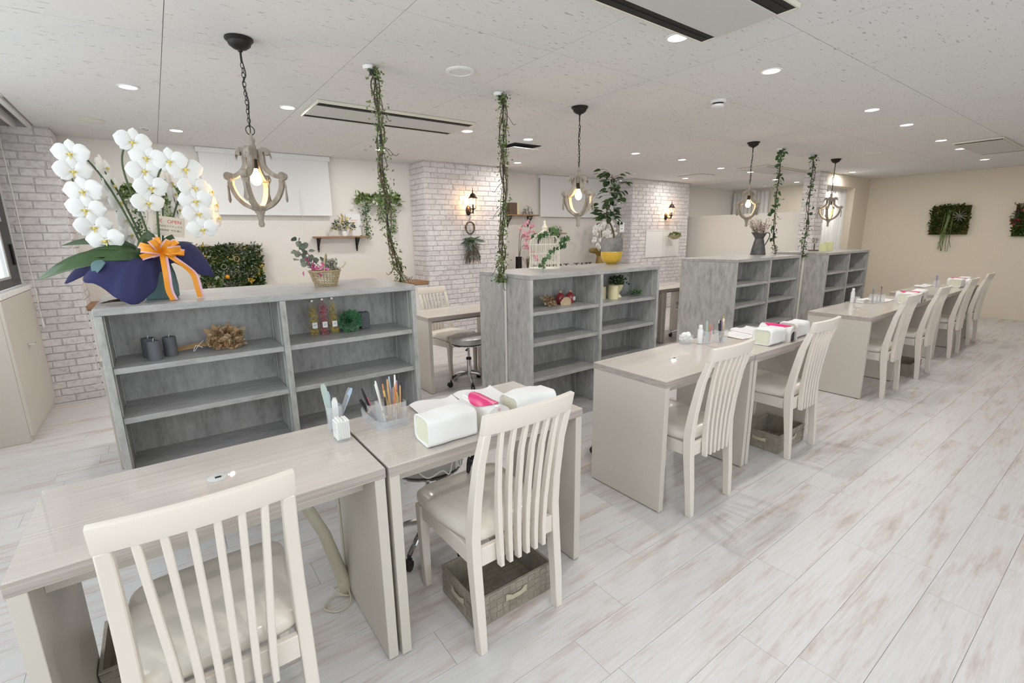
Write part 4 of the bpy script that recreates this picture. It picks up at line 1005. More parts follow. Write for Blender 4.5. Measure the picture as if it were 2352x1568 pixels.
# ================================================================== LANTERN SCONCES
def sconce(x, y, z, label):
    t = thing('wall_lantern', label, 'wall lamp', (x, y, z), 0, 'black wall lanterns')   # z = backplate centre
    m = MB().lathe([(.001, -.028), (.03, -.020), (.042, -.006), (.044, 0)], 20); R90 = Matrix.Rotation(-PI/2, 4, 'X')
    MB().merge(m, Matrix.Scale(1.5, 4, (0, 0, 1)) @ Matrix.Rotation(PI/2, 4, 'X') @ Matrix.Scale(-1, 4, (0, 0, 1)) @ Matrix.Identity(4)).build('backplate', 'bronze_black', t, smooth=True)
    MB().tube(smoothpath([(0, -.02, 0), (0, -.06, -.03), (0, -.10, -.03), (0, -.12, .0), (0, -.12, .02)], 4), .008, 8).lathe([(.001, -.05), (.006, -.045), (.008, -.02), (.012, .0), (.03, .012), (.038, .02)], 12, (0, -.12, 0)).build('arm', 'bronze_black', t, smooth=True)
    m = MB()
    for k in range(6):
        a = k*PI/3; c, s = math.cos(a), math.sin(a); m.tube([(c*.040, -.12+s*.040, .02), (c*.052, -.12+s*.052, .15)], .003, 5)
    m.build('cage', 'bronze_black', t)
    for k in range(6):
        a0, a1 = k*PI/3+.03, (k+1)*PI/3-.03; q = [(math.cos(a)*r, -.12+math.sin(a)*r, zz) for r, zz in ((.039, .022), (.051, .148)) for a in (a0, a1)]
        MB().add(q+[(p[0]*.97, (p[1]+.12)*.97-.12, p[2]) for p in q], [(0, 1, 3, 2), (4, 6, 7, 5), (0, 2, 6, 4), (1, 5, 7, 3), (0, 4, 5, 1), (2, 3, 7, 6)]).build('pane', 'clear_glass', t)
    MB().lathe([(.064, .150), (.066, .155), (.055, .162), (.042, .178), (.034, .200), (.022, .212), (.009, .218), (.006, .235), (.009, .242), (.004, .25), (.004, .27), (.001, .30)], 18, (0, -.12, 0)).build('roof', 'bronze_black', t, smooth=True)
    MB().lathe([(.014, .02), (.014, .075)], 12, (0, -.12, 0)).build('candle_sleeve', 'bronze_black', t, smooth=True)
    MB().lathe([(.008, .075), (.014, .085), (.017, .10), (.013, .118), (.001, .134)], 12, (0, -.12, 0)).build('bulb', 'bulb_glow', t, smooth=True)
    lamp('POINT', 'lantern_lamp', BULB_W*1.7, (1., .52, .20), t, (0, -.075, .105), .015)
sconce(3.50, 5.72, 1.77, 'black lantern on brick pillar above hanging green swag'); sconce(7.80, 5.69, 1.74, 'black lantern on brick pillar above hanging moss basket')

# ================================================================== HANGING VINES
def vine(label, path, seed, leafmat, dens, lsz, spread, stems=3, clamp=True, tails=0, big=0):
    q = random.Random(seed); P = smoothpath(path, 6); t = thing('hanging_vine', label, 'vine', path[0], 0, 'vines twisted around ceiling cords'); o0 = Vector(path[0]); P = [p-o0 for p in P]; n = len(P)
    MB().tube(P, .0045, 6).build('cord', 'black_plastic', t, smooth=True)
    m = MB()
    for s in range(stems):
        ph = q.uniform(0, 6); fr = q.uniform(.10, .2); rad = spread*q.uniform(.4, .9); a0 = 0; a1 = n
        Q = [P[i]+Vector((math.cos(i*fr*3+ph), math.sin(i*fr*3+ph), 0))*rad*(.4+.6*abs(math.sin(i*.35+ph))) for i in range(a0, a1)]
        m.tube(Q, [.0042 if s < 2 else .0024]*len(Q), 5)
    for k in range(tails):
        i = q.randrange(2, n-2); p = P[i]; d = Vector((q.uniform(-1, 1), q.uniform(-1, 1), q.uniform(-.6, .4)))*spread*2.2
        m.tube(smoothpath([p, p+d*.5+Vector((0, 0, -.02)), p+d+Vector((0, 0, -.06)), p+d*1.3+Vector((0, 0, -.05))], 3), [.0018]*10, 4)
    m.build('stems', 'vine_bark', t)
    m = MB(); N = int(dens*sum((P[i+1]-P[i]).length for i in range(n-1)))
    for k in range(N):
        u = q.random()
        if q.random() > .35+.65*abs(math.sin(u*13+seed)): continue
        i = min(int(u*(n-1)), n-2); p = P[i].lerp(P[i+1], q.random())+Vector((q.gauss(0, 1), q.gauss(0, 1), 0))*spread*.55
        d = Vector((q.uniform(-1, 1), q.uniform(-1, 1), q.uniform(-1.2, .5))); L = lsz*q.uniform(.6, 1.3); m.leaf(p, d, rdir(q), L, L*.55, .3, .2, 1)
    o = m.build('foliage', leafmat, t); o['kind'] = 'stuff'
    for k in range(big):
        u = q.random()**1.4*.72; i = min(int(u*(n-1)), n-2); p = P[i]+Vector((q.gauss(0, 1), q.gauss(0, 1), 0))*spread*.7
        m = MB().leaf((0, 0, 0), (q.uniform(-1, 1), q.uniform(-1, 1), q.uniform(-1.0, .2)), rdir(q), .055*q.uniform(.7, 1.2), .045*q.uniform(.8, 1.1), .2, .3, 3); m.build('leaf', 'ivy_leaf', t, loc=p)
    if clamp:
        MB().lathe([(.001, -.012), (.03, -.011), (.034, .004), (.034, .008)], 16, (-.025, .02, 0)).build('ceiling_socket', 'white_plastic', t, smooth=True); MB().lathe([(.001, -.04), (.014, -.038), (.016, -.012), (.001, -.012)], 12, (-.012, .012, 0)).build('plug', 'black_plastic', t, smooth=True)
    return t
vine('twiggy green vine hanging over right end of nearest bookcase', [(1.134, 2.81, 2.36), (1.142, 2.82, 2.2), (1.15, 2.83, 1.95), (1.155, 2.84, 1.72), (1.168, 2.86, 1.55), (1.215, 2.88, 1.3), (1.252, 2.90, 1.15), (1.258, 2.90, .95)], 2, 'vine_leaf', 1000, .021, .038, 5, tails=18)
vine('dense green vine hanging beside the birdcage bookcase', [(2.031, 2.828, 2.36), (2.035, 2.835, 2.1), (2.04, 2.85, 1.8), (2.045, 2.87, 1.5), (2.042, 2.89, 1.3), (2.040, 2.90, 1.15), (2.040, 2.902, 1.1)], 5, 'vine_leaf', 1250, .021, .034, 5, tails=16)
vine('ivy vine with broad leaves hanging behind the flower pitcher', [(5.975, 2.824, 2.36), (5.99, 2.84, 2.1), (6.03, 2.86, 1.8), (6.10, 2.89, 1.5), (6.22, 2.92, 1.3), (6.30, 2.93, 1.15), (6.305, 2.93, .95)], 8, 'ivy_leaf', 260, .024, .035, 1, tails=5, big=44)
vine('thin ivy vine hanging at left side of far bookcase', [(6.866, 2.845, 2.36), (6.88, 2.85, 2.1), (6.92, 2.86, 1.8), (6.98, 2.88, 1.5), (7.0, 2.895, 1.3), (7.012, 2.90, 1.14), (7.012, 2.90, 1.1)], 11, 'ivy_leaf', 320, .028, .040, 1, tails=6, big=30)

# ================================================================== ORCHID ON THE NEAREST BOOKCASE
SH = BHT
def petal(m, ang, L, W, n0=.18, cup_=.10, y0=0.):
    c, s = math.cos(ang), math.sin(ang); N, K = 10, 6; vs = []; fs = []
    for i in range(N+1):
        t = i/N; w = W*math.sqrt(max(.012, 1-((t-.56)/.455)**2))
        for k in range(K+1):
            u = (k/K-.5)*2; r = L*(t-.07*u*u*t); yy = y0-cup_*L*math.sin(t*PI)*.7+.10*W*u*u
            x = r*c-w*.5*u*s; z = r*s+w*.5*u*c; vs.append((x, yy, z))
    for i in range(N):
        for k in range(K): a = i*(K+1)+k; fs.append((a, a+1, a+K+2, a+K+1))
    n = len(vs); vs += [(x, y+.0008, z) for x, y, z in vs]; fs += [tuple(n+j for j in f[::-1]) for f in fs]
    m.add(vs, fs)
def flower_meshes(R_, petmat, lipmat):
    m = MB()
    for a, L, W in ((PI/2, 1., .62), (PI*1.22, 1., .60), (PI*1.78, 1., .60)): petal(m, a, L*R_*.92, W*R_, y0=.004)
    for a in (.14, PI-.14): petal(m, a, R_*1.08, R_*1.12, y0=-.002)
    pm = m.mesh('flower', petmat, smooth=2)
    l = MB().ball((0, -.014*R_/.06, -.004), R_*.095, 10, 6, 1.2, 1., 1.)
    for s in (-1, 1): l.leaf((s*R_*.05, -.010, -.008), (s*.8, -1.0, .6), (s, 0, .2), R_*.22, R_*.14, .4, -.3, 2)
    l.leaf((0, -.010, -.010), (0, -.7, -1), (0, -1, .4), R_*.26, R_*.14, .3, .3, 2)
    return pm, l.mesh('lip', lipmat, smooth=2)
def face_rot(f, roll=0.):
    f = Vector(f).normalized(); z = Vector((0, 0, 1)); y = -f; x = y.cross(z).normalized(); z = x.cross(y)
    Mx = Matrix((x, y, z)).transposed(); return (Mx @ Matrix.Rotation(roll, 3, 'Y')).to_euler()
orc = thing('orchid_gift', 'large white orchid in navy and teal wrapping with orange bow', 'orchid', (0, 2.87, SH)); O = Vector((0, 2.87, SH))
q = random.Random(21)
fm, lm = flower_meshes(.066, 'orchid_white', 'orchid_yellow')
FL = {'a': ([(-.23, 2.86, 1.8), (-.234, 2.86, 1.729), (-.213, 2.86, 1.647), (-.217, 2.86, 1.57), (-.203, 2.86, 1.495), (-.17, 2.86, 1.437)], (-.05, -1, -.1)),
      'b': ([(-.134, 2.95, 1.758), (-.119, 2.95, 1.683), (-.108, 2.95, 1.606), (-.095, 2.95, 1.527), (-.09, 2.95, 1.457)], (1, -.38, .1)),
      'c': ([(-.01, 2.8, 1.859), (.032, 2.8, 1.795), (.014, 2.8, 1.738), (.028, 2.79, 1.667), (.007, 2.8, 1.6)], (.0, -1, -.05)),
      'd': ([(.113, 2.78, 1.784), (.167, 2.78, 1.753), (.191, 2.78, 1.673), (.191, 2.78, 1.614), (.192, 2.78, 1.554), (.202, 2.78, 1.483)], (.02, -1, -.05)),
      'e': ([(.258, 2.86, 1.662), (.27, 2.86, 1.6), (.272, 2.86, 1.537)], (1, -.55, .1)),
      'f': ([(.104, 2.98, 1.71), (.111, 2.98, 1.655), (.116, 2.98, 1.578)], (1, -.3, .0))}
def add_flowers(parent, origin, sets, fm, lm, q, jit=.22):
    for key, (pts, f) in sets.items():
        for i, p in enumerate(pts):
            ff = Vector(f)+Vector((q.uniform(-jit, jit), q.uniform(-jit, jit)*.5, q.uniform(-.15, .1)))
            o = link('flower', fm, parent, Vector(p)-origin, face_rot(ff, q.uniform(-.15, .15))); s = q.uniform(.92, 1.06); o.scale = (s, s, s); link('lip', lm, o)
add_flowers(orc, O, FL, fm, lm, q)
for path in ([(-.02, 2.88, 1.30), (-.07, 2.89, 1.5), (-.13, 2.90, 1.68), (-.19, 2.89, 1.79), (-.235, 2.875, 1.80), (-.245, 2.875, 1.70), (-.22, 2.875, 1.57), (-.18, 2.875, 1.44)],
             [(.0, 2.89, 1.30), (-.05, 2.92, 1.48), (-.10, 2.95, 1.66), (-.145, 2.96, 1.76), (-.15, 2.955, 1.72), (-.12, 2.955, 1.58), (-.10, 2.955, 1.45)],
             [(.01, 2.85, 1.30), (-.02, 2.84, 1.50), (-.055, 2.83, 1.68), (-.06, 2.82, 1.78), (-.035, 2.815, 1.845), (.01, 2.81, 1.85), (.03, 2.81, 1.76), (.02, 2.81, 1.62)],
             [(.02, 2.86, 1.30), (.03, 2.83, 1.5), (.05, 2.80, 1.68), (.09, 2.79, 1.765), (.15, 2.79, 1.765), (.20, 2.79, 1.70), (.205, 2.79, 1.58), (.205, 2.79, 1.48)],
             [(.03, 2.88, 1.30), (.08, 2.87, 1.5), (.16, 2.87, 1.68), (.23, 2.87, 1.70), (.26, 2.87, 1.62), (.265, 2.87, 1.53)],
             [(.02, 2.90, 1.30), (.05, 2.94, 1.5), (.08, 2.98, 1.70), (.105, 2.99, 1.70), (.12, 2.99, 1.56)]):
    P = smoothpath([Vector(p)-O for p in path], 5); MB().tube(P, [.0052-.003*i/len(P) for i in range(len(P))], 6).build('flower_stem', 'stem_green', orc, smooth=True)
def bigleaf(parent, p, d, nrm, L, W, droop, mat='orchid_leaf', name='leaf'):
    p = Vector(p); d = Vector(d).normalized(); sd = d.cross(Vector(nrm)).normalized(); nn = sd.cross(d); N = 10; vs = []; fs = []
    for i in range(N+1):
        t = i/N; w = W*.5*max(.02, math.sin(PI*min(1, t*.9+.1))**.7); c = p+d*L*t+nn*(.12*L*math.sin(PI*t)-droop*L*t*t)
        for u, f in ((-1, .22), (-.5, .06), (0, 0), (.5, .06), (1, .22)): vs.append(c+sd*w*u+nn*f*w)
    n = len(vs); vs += [v-nn*.0015 for v in vs]
    for i in range(N):
        for k in range(4): a = i*5+k; fs += [(a, a+1, a+6, a+5), (n+a, n+a+5, n+a+6, n+a+1)]
    for i in range(N): a = i*5; fs += [(a, a+5, n+a+5, n+a), (a+4, n+a+4, n+a+9, a+9)]
    MB().add(vs, fs).build(name, mat, parent, smooth=2)
for a in [((-.05, -.02, .185), (-1, -.12, .02), (.0, -.75, .65), .37, .085, .32), ((-.03, .02, .20), (-.95, .1, .35), (.1, -.6, .8), .31, .07, .20), ((-.03, -.01, .19), (-1, -.1, .18), (.0, -.7, .7), .25, .075, .15), ((-.02, .03, .18), (-1, .4, .3), (0, -.6, .8), .28, .07, .25), ((-.03, -.03, .165), (.12, -.12, 1), (.1, -1, .1), .16, .095, -.05),
          ((.02, .02, .18), (.8, .3, .6), (0, -.7, .7), .18, .06, .2), ((.03, -.02, .17), (.35, -.05, 1), (0, -1, .3), .14, .075, .1), ((-.02, -.03, .18), (-.7, -.4, .2), (0, -.7, .7), .18, .075, .25)]: bigleaf(orc, *a)
MB().lathe([(.001, .001), (.062, .001), (.070, .01), (.072, .06), (.066, .12), (.055, .165), (.05, .19), (.001, .19)], 24).build('pot_wrap', 'teal_cloth', orc, smooth=True)
# cloth skirt with drooping lobes
KR = [(0, .215, .115), (25, .19, .17), (60, .15, .2), (110, .19, .2), (150, .30, .13), (168, .36, .085), (188, .25, .15), (208, .285, .10), (228, .25, .035), (243, .225, .006), (258, .17, .045), (275, .085, .13), (300, .072, .165), (325, .085, .165), (340, .17, .12), (352, .22, .10), (360, .215, .115)]
def kr(a):
    a %= 360
    for (a0, r0, z0), (a1, r1, z1) in zip(KR, KR[1:]):
        if a0 <= a <= a1: t = (a-a0)/(a1-a0); t = t*t*(3-2*t); return r0+(r1-r0)*t, z0+(z1-z0)*t
m = MB(); NA, NT = 120, 10; vs = []; fs = []
for i in range(NA):
    a = 360*i/NA; r_, z_ = kr(a); ar = math.radians(a); bul = .245+.12*max(0, math.cos(ar-.1))**3
    for j in range(NT+1):
        t = j/NT; r = (1-t)**2*.056+2*t*(1-t)*r_*.72+t*t*r_; z = (1-t)**2*.185+2*t*(1-t)*bul+t*t*z_; rp = 1+.05*t*math.sin(ar*9+t*2)
        vs.append((r*rp*math.cos(ar), r*rp*math.sin(ar), max(z+.006*math.sin(ar*7)*t, .003)))
n = len(vs); vs += [(x*.985, y*.985, z-.0018) for x, y, z in vs]
for i in range(NA):
    for j in range(NT):
        a = i*(NT+1)+j; b = ((i+1) % NA)*(NT+1)+j; fs += [(a, b, b+1, a+1), (n+a, n+a+1, n+b+1, n+b)]
    a = i*(NT+1)+NT; b = ((i+1) % NA)*(NT+1)+NT; fs.append((a, b, n+b, n+a))
m.add(vs, fs).build('wrapping_cloth', 'navy_cloth', orc, smooth=2)
bigleaf(orc, (-.185, -.122, .19), (-.75, -.05, -.75), (-.45, -.8, .35), .07, .048, .25, 'teal_cloth', 'cloth_fold')
# bow: loops and tails of orange and pink ribbon
bow = MB(); pk = MB(); bc0 = Vector((.025, -.105, .225))
for k in range(14):
    a = -.55+k*(PI+1.0)/13; d = Vector((math.cos(a)*1.15, 0, math.sin(a)*.8)); L = .050+.020*((k*5) % 3)/2; tw_ = .5*math.sin(k*2.1); w = Vector((-math.sin(a)*math.cos(tw_), math.sin(tw_)*.8, math.cos(a)*math.cos(tw_)))*.0115; yo = -.008*(k % 3)
    loop = [bc0, bc0+d*L*.45+Vector((0, -.034+yo, .004)), bc0+d*L*.9+Vector((0, -.034+yo, .006)), bc0+d*L*1.1+Vector((0, -.014+yo, .004)), bc0+d*L*.95+Vector((0, .004, 0)), bc0+d*L*.5+Vector((0, .010, 0)), bc0]
    S = smoothpath(loop, 6); bow.strip(S, w, (0, -.0006, 0)); pk.strip([p+w*1.3 for p in S], w*.3, (0, -.0006, 0))
for ex, ey, w0 in ((.0, -.165, .010), (.115, -.12, .010)):
    path = smoothpath([bc0, bc0+Vector((ex*.4, -.035, -.04)), (bc0.x+ex*.9, ey, .12), (bc0.x+ex, ey*.97, .05), (bc0.x+ex*.95+.012, ey*.95, .004)], 5); bow.strip(path, (w0, 0, .001), (0, -.0008, 0)); pk.strip([p+Vector((w0*1.55, .001, 0)) for p in path], (w0*.5, 0, 0), (0, -.0008, 0))
bow.build('ribbon_bow', 'orange_ribbon', orc); pk.build('ribbon_edge', 'pink_ribbon', orc)
def text(body, size, mat, parent, loc, rot, name='lettering', align='CENTER', sx=1.):
    c = bpy.data.curves.new(name, 'FONT'); c.body = body; c.size = size; c.align_x = align; c.align_y = 'CENTER'; c.extrude = .0002
    o = bpy.data.objects.new(name, c); COL.objects.link(o); dg = bpy.context.evaluated_depsgraph_get(); dg.update()
    me = bpy.data.meshes.new_from_object(o.evaluated_get(dg)); bpy.data.objects.remove(o, do_unlink=True)
    me.materials.clear(); me.materials.append(MATS[mat]); o = link(name, me, parent, loc, rot); o.scale = (sx, 1, 1); return o
cd_ = thing('greeting_card', 'cream opening-congratulation card with red OPEN standing in white orchid', 'card', (.072, 2.86, SH+.34), .06); cd_.rotation_euler = (.06, .14, .06)
MB().box(-.062, .062, -.001, .001, -.045, .045).build('board', 'card_cream', cd_)
RX = (PI/2, 0, 0)
text('祝   OPEN', .022, 'ink_red', cd_, (.0, -.0014, .022), RX); text('株式会社スアテックス', .0105, 'ink_grey', cd_, (.0, -.0014, .0), RX); text('代表取締役  竹内 雅二', .0105, 'ink_grey', cd_, (.0, -.0014, -.019), RX)
MB().tube([(-.055, .003, .04), (-.062, .004, -.12), (-.06, .004, -.19)], .0022, 6).build('stake', 'stem_green', cd_)
dl_ = thing('dried_leaf', 'curled dry brown leaf on left end of nearest bookcase top', 'leaf', (-.185, 2.78, SH)); 
m = MB(); m.leaf((-.04, 0, .004), (1, .1, .05), (0, 0, 1), .12, .035, .5, -.1, 3); m.leaf((-.05, .01, .004), (1, -.15, .12), (0, 0, 1), .10, .02, .5, .1, 3); m.build('blade', 'dark_wood', dl_)

# ================================================================== FLOWER BASKET
bk = thing('flower_basket', 'small straw basket of eucalyptus and magenta flowers on nearest bookcase', 'basket', (.79, 2.93, SH))
m = MB(); n = 26
for i in range(9):
    z = .004+i*.0098; r = .062+.026*(z/.088); P = [((r+.002*math.sin(k*PI+i*PI))*math.cos(2*PI*k/n), .78*(r+.002*math.sin(k*PI+i*PI))*math.sin(2*PI*k/n), z) for k in range(n)]; m.tube(P, .0026, 5, True)
for k in range(n):
    a = 2*PI*k/n; m.tube([(.062*math.cos(a+.12*j), .78*.062*math.sin(a+.12*j), .002) if j == 0 else (.088*math.cos(a+.1), .78*.088*math.sin(a+.1), .088) for j in (0, 1)], .0024, 5)
o = m.build('weave', 'straw', bk); MB().lathe([(.001, .0005), (.062, .0005), (.062, .005), (.001, .005)], 20, (0, 0, 0), 1, .78).build('bottom', 'straw', bk)
MB().tube([(.090*math.cos(2*PI*k/24), .070*math.sin(2*PI*k/24), .088) for k in range(24)], .0048, 6, True).build('rim', 'straw', bk, smooth=True)
MB().tube(smoothpath([(-.02, -.066, .085), (-.01, -.05, .15), (.015, 0, .185), (.03, .05, .15), (.03, .066, .085)], 5), .0035, 6).build('handle', 'straw', bk, smooth=True)
q = random.Random(5); m = MB()
for k in range(130): m.leaf((q.uniform(-.005, .07), q.gauss(0, .03), .085+q.uniform(0, .06)), rdir(q)+Vector((0, 0, .5)), rdir(q), .022, .017, .3, .2, 1)
o = m.build('grey_foliage', 'dusty_leaf', bk); o['kind'] = 'stuff'
for k in range(34):
    u = q.uniform(.1, 1); p = Vector((-.03-.11*u+q.gauss(0, .02), q.gauss(0, .03), .085+.15*u+q.gauss(0, .022))); MB().leaf((0, 0, 0), rdir(q)+Vector((-.3, 0, .3)), rdir(q), .038, .036, .15, .1, 3).build('leaf', 'eucalyptus', bk, loc=p)
for k in range(22):
    u = q.uniform(0, 1); p = Vector((-.02-.10*u+q.gauss(0, .022), -.02+q.gauss(0, .025), .09+.12*u*q.random()+q.gauss(0, .015))); MB().leaf((0, 0, 0), rdir(q), rdir(q), .032, .017, .4, .3, 2).build('petal', 'magenta_petal', bk, loc=p)
m = MB()
for k in range(4): a = -.13-.0; m.tube(smoothpath([(0, 0, .09), (-.04, .004*k, .13), (-.08-.01*k, .01*k-.02, .18+.015*k)], 3), .0015, 4)
m.build('stems', 'vine_bark', bk)
m = MB()
for k in range(6): m.tube(smoothpath([(.07, -.03, .092), (.085+.006*k, -.04, .105+.004*k), (.10+.004*k, -.045+.01*k, .10+.008*k)], 3), .0012, 4)
m.build('raffia_bow', 'straw', bk)

# ================================================================== SHELF THINGS
S1 = .889
def candle(x, y, z, r, h, mat, label, group=None, wick=True):
    t = thing('pillar_candle', label, 'candle', (x, y, z), 0, group); MB().lathe([(.001, 0), (r, .0005), (r, h-.003), (r-.003, h), (r*.8, h-.003), (.001, h-.004)], 24).build('wax', mat, t, smooth=True)
    if wick: MB().tube([(0, 0, h-.004), (.001, 0, h+.006), (.005, .001, h+.010)], .0012, 5).build('wick', 'cotton_white', t)
candle(-.065, 2.705, S1, .0275, .092, 'grey_wax', 'front charcoal candle on upper shelf of nearest bookcase', 'charcoal candles'); candle(-.004, 2.77, S1, .0275, .092, 'grey_wax', 'right charcoal candle on upper shelf beside dried bouquet stems', 'charcoal candles'); candle(-.085, 2.80, S1, .0275, .092, 'grey_wax', 'hindmost charcoal candle, mostly hidden on upper shelf', 'charcoal candles')
def bouquet(x, y, z, s, label, seed, stems=True, n=11):
    t = thing('dried_bouquet', label, 'dried flowers', (x, y, z)); q = random.Random(seed)
    for k in range(n):
        a = 2*PI*k/n; rr = s*(.0 if k == 0 else .62); c = Vector((rr*math.cos(a)*1.15, rr*math.sin(a)*.55-s*.2, s*(.55+.42*math.sin(a)) if k else s*.42)); m = MB()
        for j in range(14): d = rdir(q)+Vector((0, -.7, .2)); m.leaf(c+rdir(q)*s*.05, d, rdir(q), s*.40, s*.42, .4, -.3, 3)
        lo = min(p[2] for p in m.v)
        if lo < .001: m.v = [(a_, b_, c_-lo+.001) for a_, b_, c_ in m.v]
        m.build('flower_head', 'dried_petal', t)
    for d in ((-1, .1, .9), (1, .2, .7), (.2, .3, 1), (-.6, .1, 1.2)):
        bigleaf(t, (d[0]*s*.35, .02, s*.55), d, (0, -1, 0), s*1.0, s*.42, .1, 'dried_petal', 'dry_leaf')
    if stems:
        m = MB()
        for k in range(6): m.tube([(-s*.4, .0+.006*k, s*.3), (-s*1.6, .01+.007*k, .02+.002*k), (-s*3.1, .01+.008*k, .005+.001*k)], .0022, 5)
        m.build('stems', 'brush_wood', t); MB().tube(smoothpath([(-s*1.2, 0, .05), (-s*1.5, -.02, .03), (-s*1.75, -.03, .006), (-s*1.6, -.025, .035), (-s*1.3, -.03, .02)], 4), .0012, 4).build('twine', 'cotton_white', t)
bouquet(.235, 2.79, S1, .085, 'bouquet of dried tan hydrangeas lying on upper shelf of nearest bookcase', 3)
def herb(x, y, mat, gl, label, seed, h=.205):
    t = thing('herbarium_bottle', label, 'bottle', (x, y, S1), 0, 'flower-filled glass bottles'); q = random.Random(seed)
    MB().lathe([(.001, .0005), (.0245, .001), (.0255, .004), (.0255, h*.78), (.020, h*.85), (.0115, h*.88), (.0115, h*.95)], 20).build('glass', gl, t, smooth=True)
    m = MB()
    for k in range(150): m.leaf((q.gauss(0, .008), q.gauss(0, .008), q.uniform(.008, h*.78)), rdir(q), rdir(q), .013, .011, .3, .2, 1)
    o = m.build('petals', mat, t); o['kind'] = 'stuff'
    MB().lathe([(.001, h*.95), (.0135, h*.95), (.0135, h), (.001, h)], 16).build('cap', 'alu', t, smooth=True)
    m = MB(); vs = []; fs = []
    for i in range(7):
        a = -PI/2-.55+1.1*i/6
        for z in (.045, .078): vs.append((.0262*math.cos(a), .0262*math.sin(a), z))
    lb = MB().add(vs, [(2*i, 2*i+2, 2*i+3, 2*i+1) for i in range(6)]).build('label', 'label_white', t); MB().box(-.008, .008, -.0269, -.0265, .064, .066).box(-.008, .004, -.0269, -.0265, .058, .0595).build('print', 'ink_grey', lb)
herb(.668, 2.805, 'bottle_yellow', 'bottle_glass', 'left glass bottle filled with yellow and dark flowers', 1); herb(.722, 2.80, 'bottle_red', 'bottle_glass_red', 'middle glass bottle filled with deep pink flowers', 2, .21); herb(.775, 2.795, 'bottle_yellow', 'bottle_glass', 'right glass bottle filled with orange and yellow flowers', 3, .212)
t = thing('succulent', 'green rosette succulent on upper shelf beside flower bottles', 'succulent', (.868, 2.80, S1)); q = random.Random(4)
for ring, (n, L, el) in enumerate(((12, .078, .15), (10, .068, .5), (8, .052, .85), (5, .034, 1.2))):
    for k in range(n):
        a = 2*PI*k/n+ring*.3; d = Vector((math.cos(a)*math.cos(el), -math.sin(el)*.75+.0, math.sin(a)*math.cos(el)+.25*math.sin(el))); m = MB(); m.leaf(Vector((0, 0, .062)), d, Vector((0, -1, .3)), L, L*.74, .35, -.12, 3)
        if min(p[2] for p in m.v) < .001: m.v = [(x, y, max(z, .001)) for x, y, z in m.v]
        m.build('leaf', 'succulent', t)
MB().lathe([(.001, .0), (.03, .0), (.035, .04), (.02, .06), (.001, .06)], 14, (0, .02, 0)).build('core', 'succulent', t, smooth=True)
t = thing('pillar_candle', 'square-topped charcoal candle right of the succulent', 'candle', (.972, 2.85, S1)); MB().box(-.027, .027, -.027, .027, 0, .10).build('wax', 'grey_wax', t, bevel=.004); MB().tube([(0, 0, .1), (.002, 0, .112)], .0012, 5).build('wick', 'cotton_white', t)
# second bookcase
bouquet(2.42, 2.80, S1, .060, 'cluster of dried golden flowers on shelf of birdcage bookcase', 8, False, 9)
def redbottle(x, y, label):
    t = thing('red_bottle', label, 'bottle', (x, y, S1), 0, 'small dark red bottles'); MB().lathe([(.001, .0005), (.032, .001), (.035, .006), (.035, .062), (.026, .075), (.012, .082), (.012, .09)], 20).build('glass', 'glass_amber', t, smooth=True); MB().lathe([(.001, .09), (.014, .09), (.014, .104), (.001, .104)], 14).build('stopper', 'cork', t, smooth=True)
    MB().box(.002, .026, -.0365, -.0285, .022, .052).build('label', 'label_white', t)
redbottle(2.575, 2.84, 'dark red bottle half hidden behind brown dried leaf'); redbottle(2.672, 2.83, 'dark red bottle with white label on shelf of birdcage bookcase')
t = thing('dried_leaf', 'broad brown dried leaf leaning on red bottle', 'leaf', (2.545, 2.765, S1)); bigleaf(t, (-.03, 0, .003), (.9, -.05, .30), (0, -1, .3), .11, .085, .05, 'dried_petal', 'blade')
candle(3.045, 2.84, S1, .045, .105, 'cream_wax', 'tall cream candle at left of right upper shelf, birdcage bookcase', 'cream candles', False); candle(3.105, 2.755, S1, .043, .118, 'cream_wax', 'front cream candle with uneven rim, birdcage bookcase', 'cream candles', False)
t = thing('goblet_vase', 'cream fluted goblet vase on shelf of birdcage bookcase', 'vase', (3.215, 2.80, S1)); MB().lathe([(.001, .0), (.036, .001), (.030, .012), (.014, .03), (.016, .045), (.038, .075), (.046, .10), (.050, .112), (.044, .11), (.03, .07), (.001, .06)], 18).build('bowl', 'cream_wax', t, smooth=True)
t = thing('shelf_plant', 'dark green bushy plant in cream goblet on bookcase shelf', 'plant', (3.225, 2.83, S1+.10)); q = random.Random(9); m = MB()
for k in range(150): d = rdir(q)+Vector((.3, 0, .2)); m.leaf(Vector((q.gauss(.02, .035), q.gauss(0, .03), q.uniform(.0, .075))), d, rdir(q), .03, .02, .3, .3, 1)
o = m.build('foliage', 'dark_leaf', t); o['kind'] = 'stuff'
def ivypile(x, y, z, label, seed, n=26, sx=.06):
    t = thing('ivy_sprig', label, 'plant', (x, y, z)); q = random.Random(seed); MB().tube(smoothpath([(-sx, 0, .006), (-.02, -.02, .02), (.02, -.01, .03), (sx, -.03, .012)], 4), .0018, 5).build('stem', 'stem_green', t)
    for k in range(n):
        p = Vector((q.uniform(-sx, sx), q.gauss(-.01, .02), q.uniform(.012, .05))); MB().leaf((0, 0, 0), Vector((q.uniform(-1, 1), q.uniform(-1, 1), q.uniform(-.1, .9))), Vector((0, -.4, 1)), .026, .024, .2, .1, 3).build('leaf', 'ivy_leaf', t, loc=p)
ivypile(3.385, 2.75, S1, 'trailing ivy sprig lying on shelf of birdcage bookcase', 3); ivypile(4.92, 2.78, S1, 'small green ivy on upper shelf of pitcher bookcase', 6, 22, .05)
bouquet(7.18, 2.80, S1, .060, 'brown dried flowers on upper shelf of far bookcase', 12, False, 7)
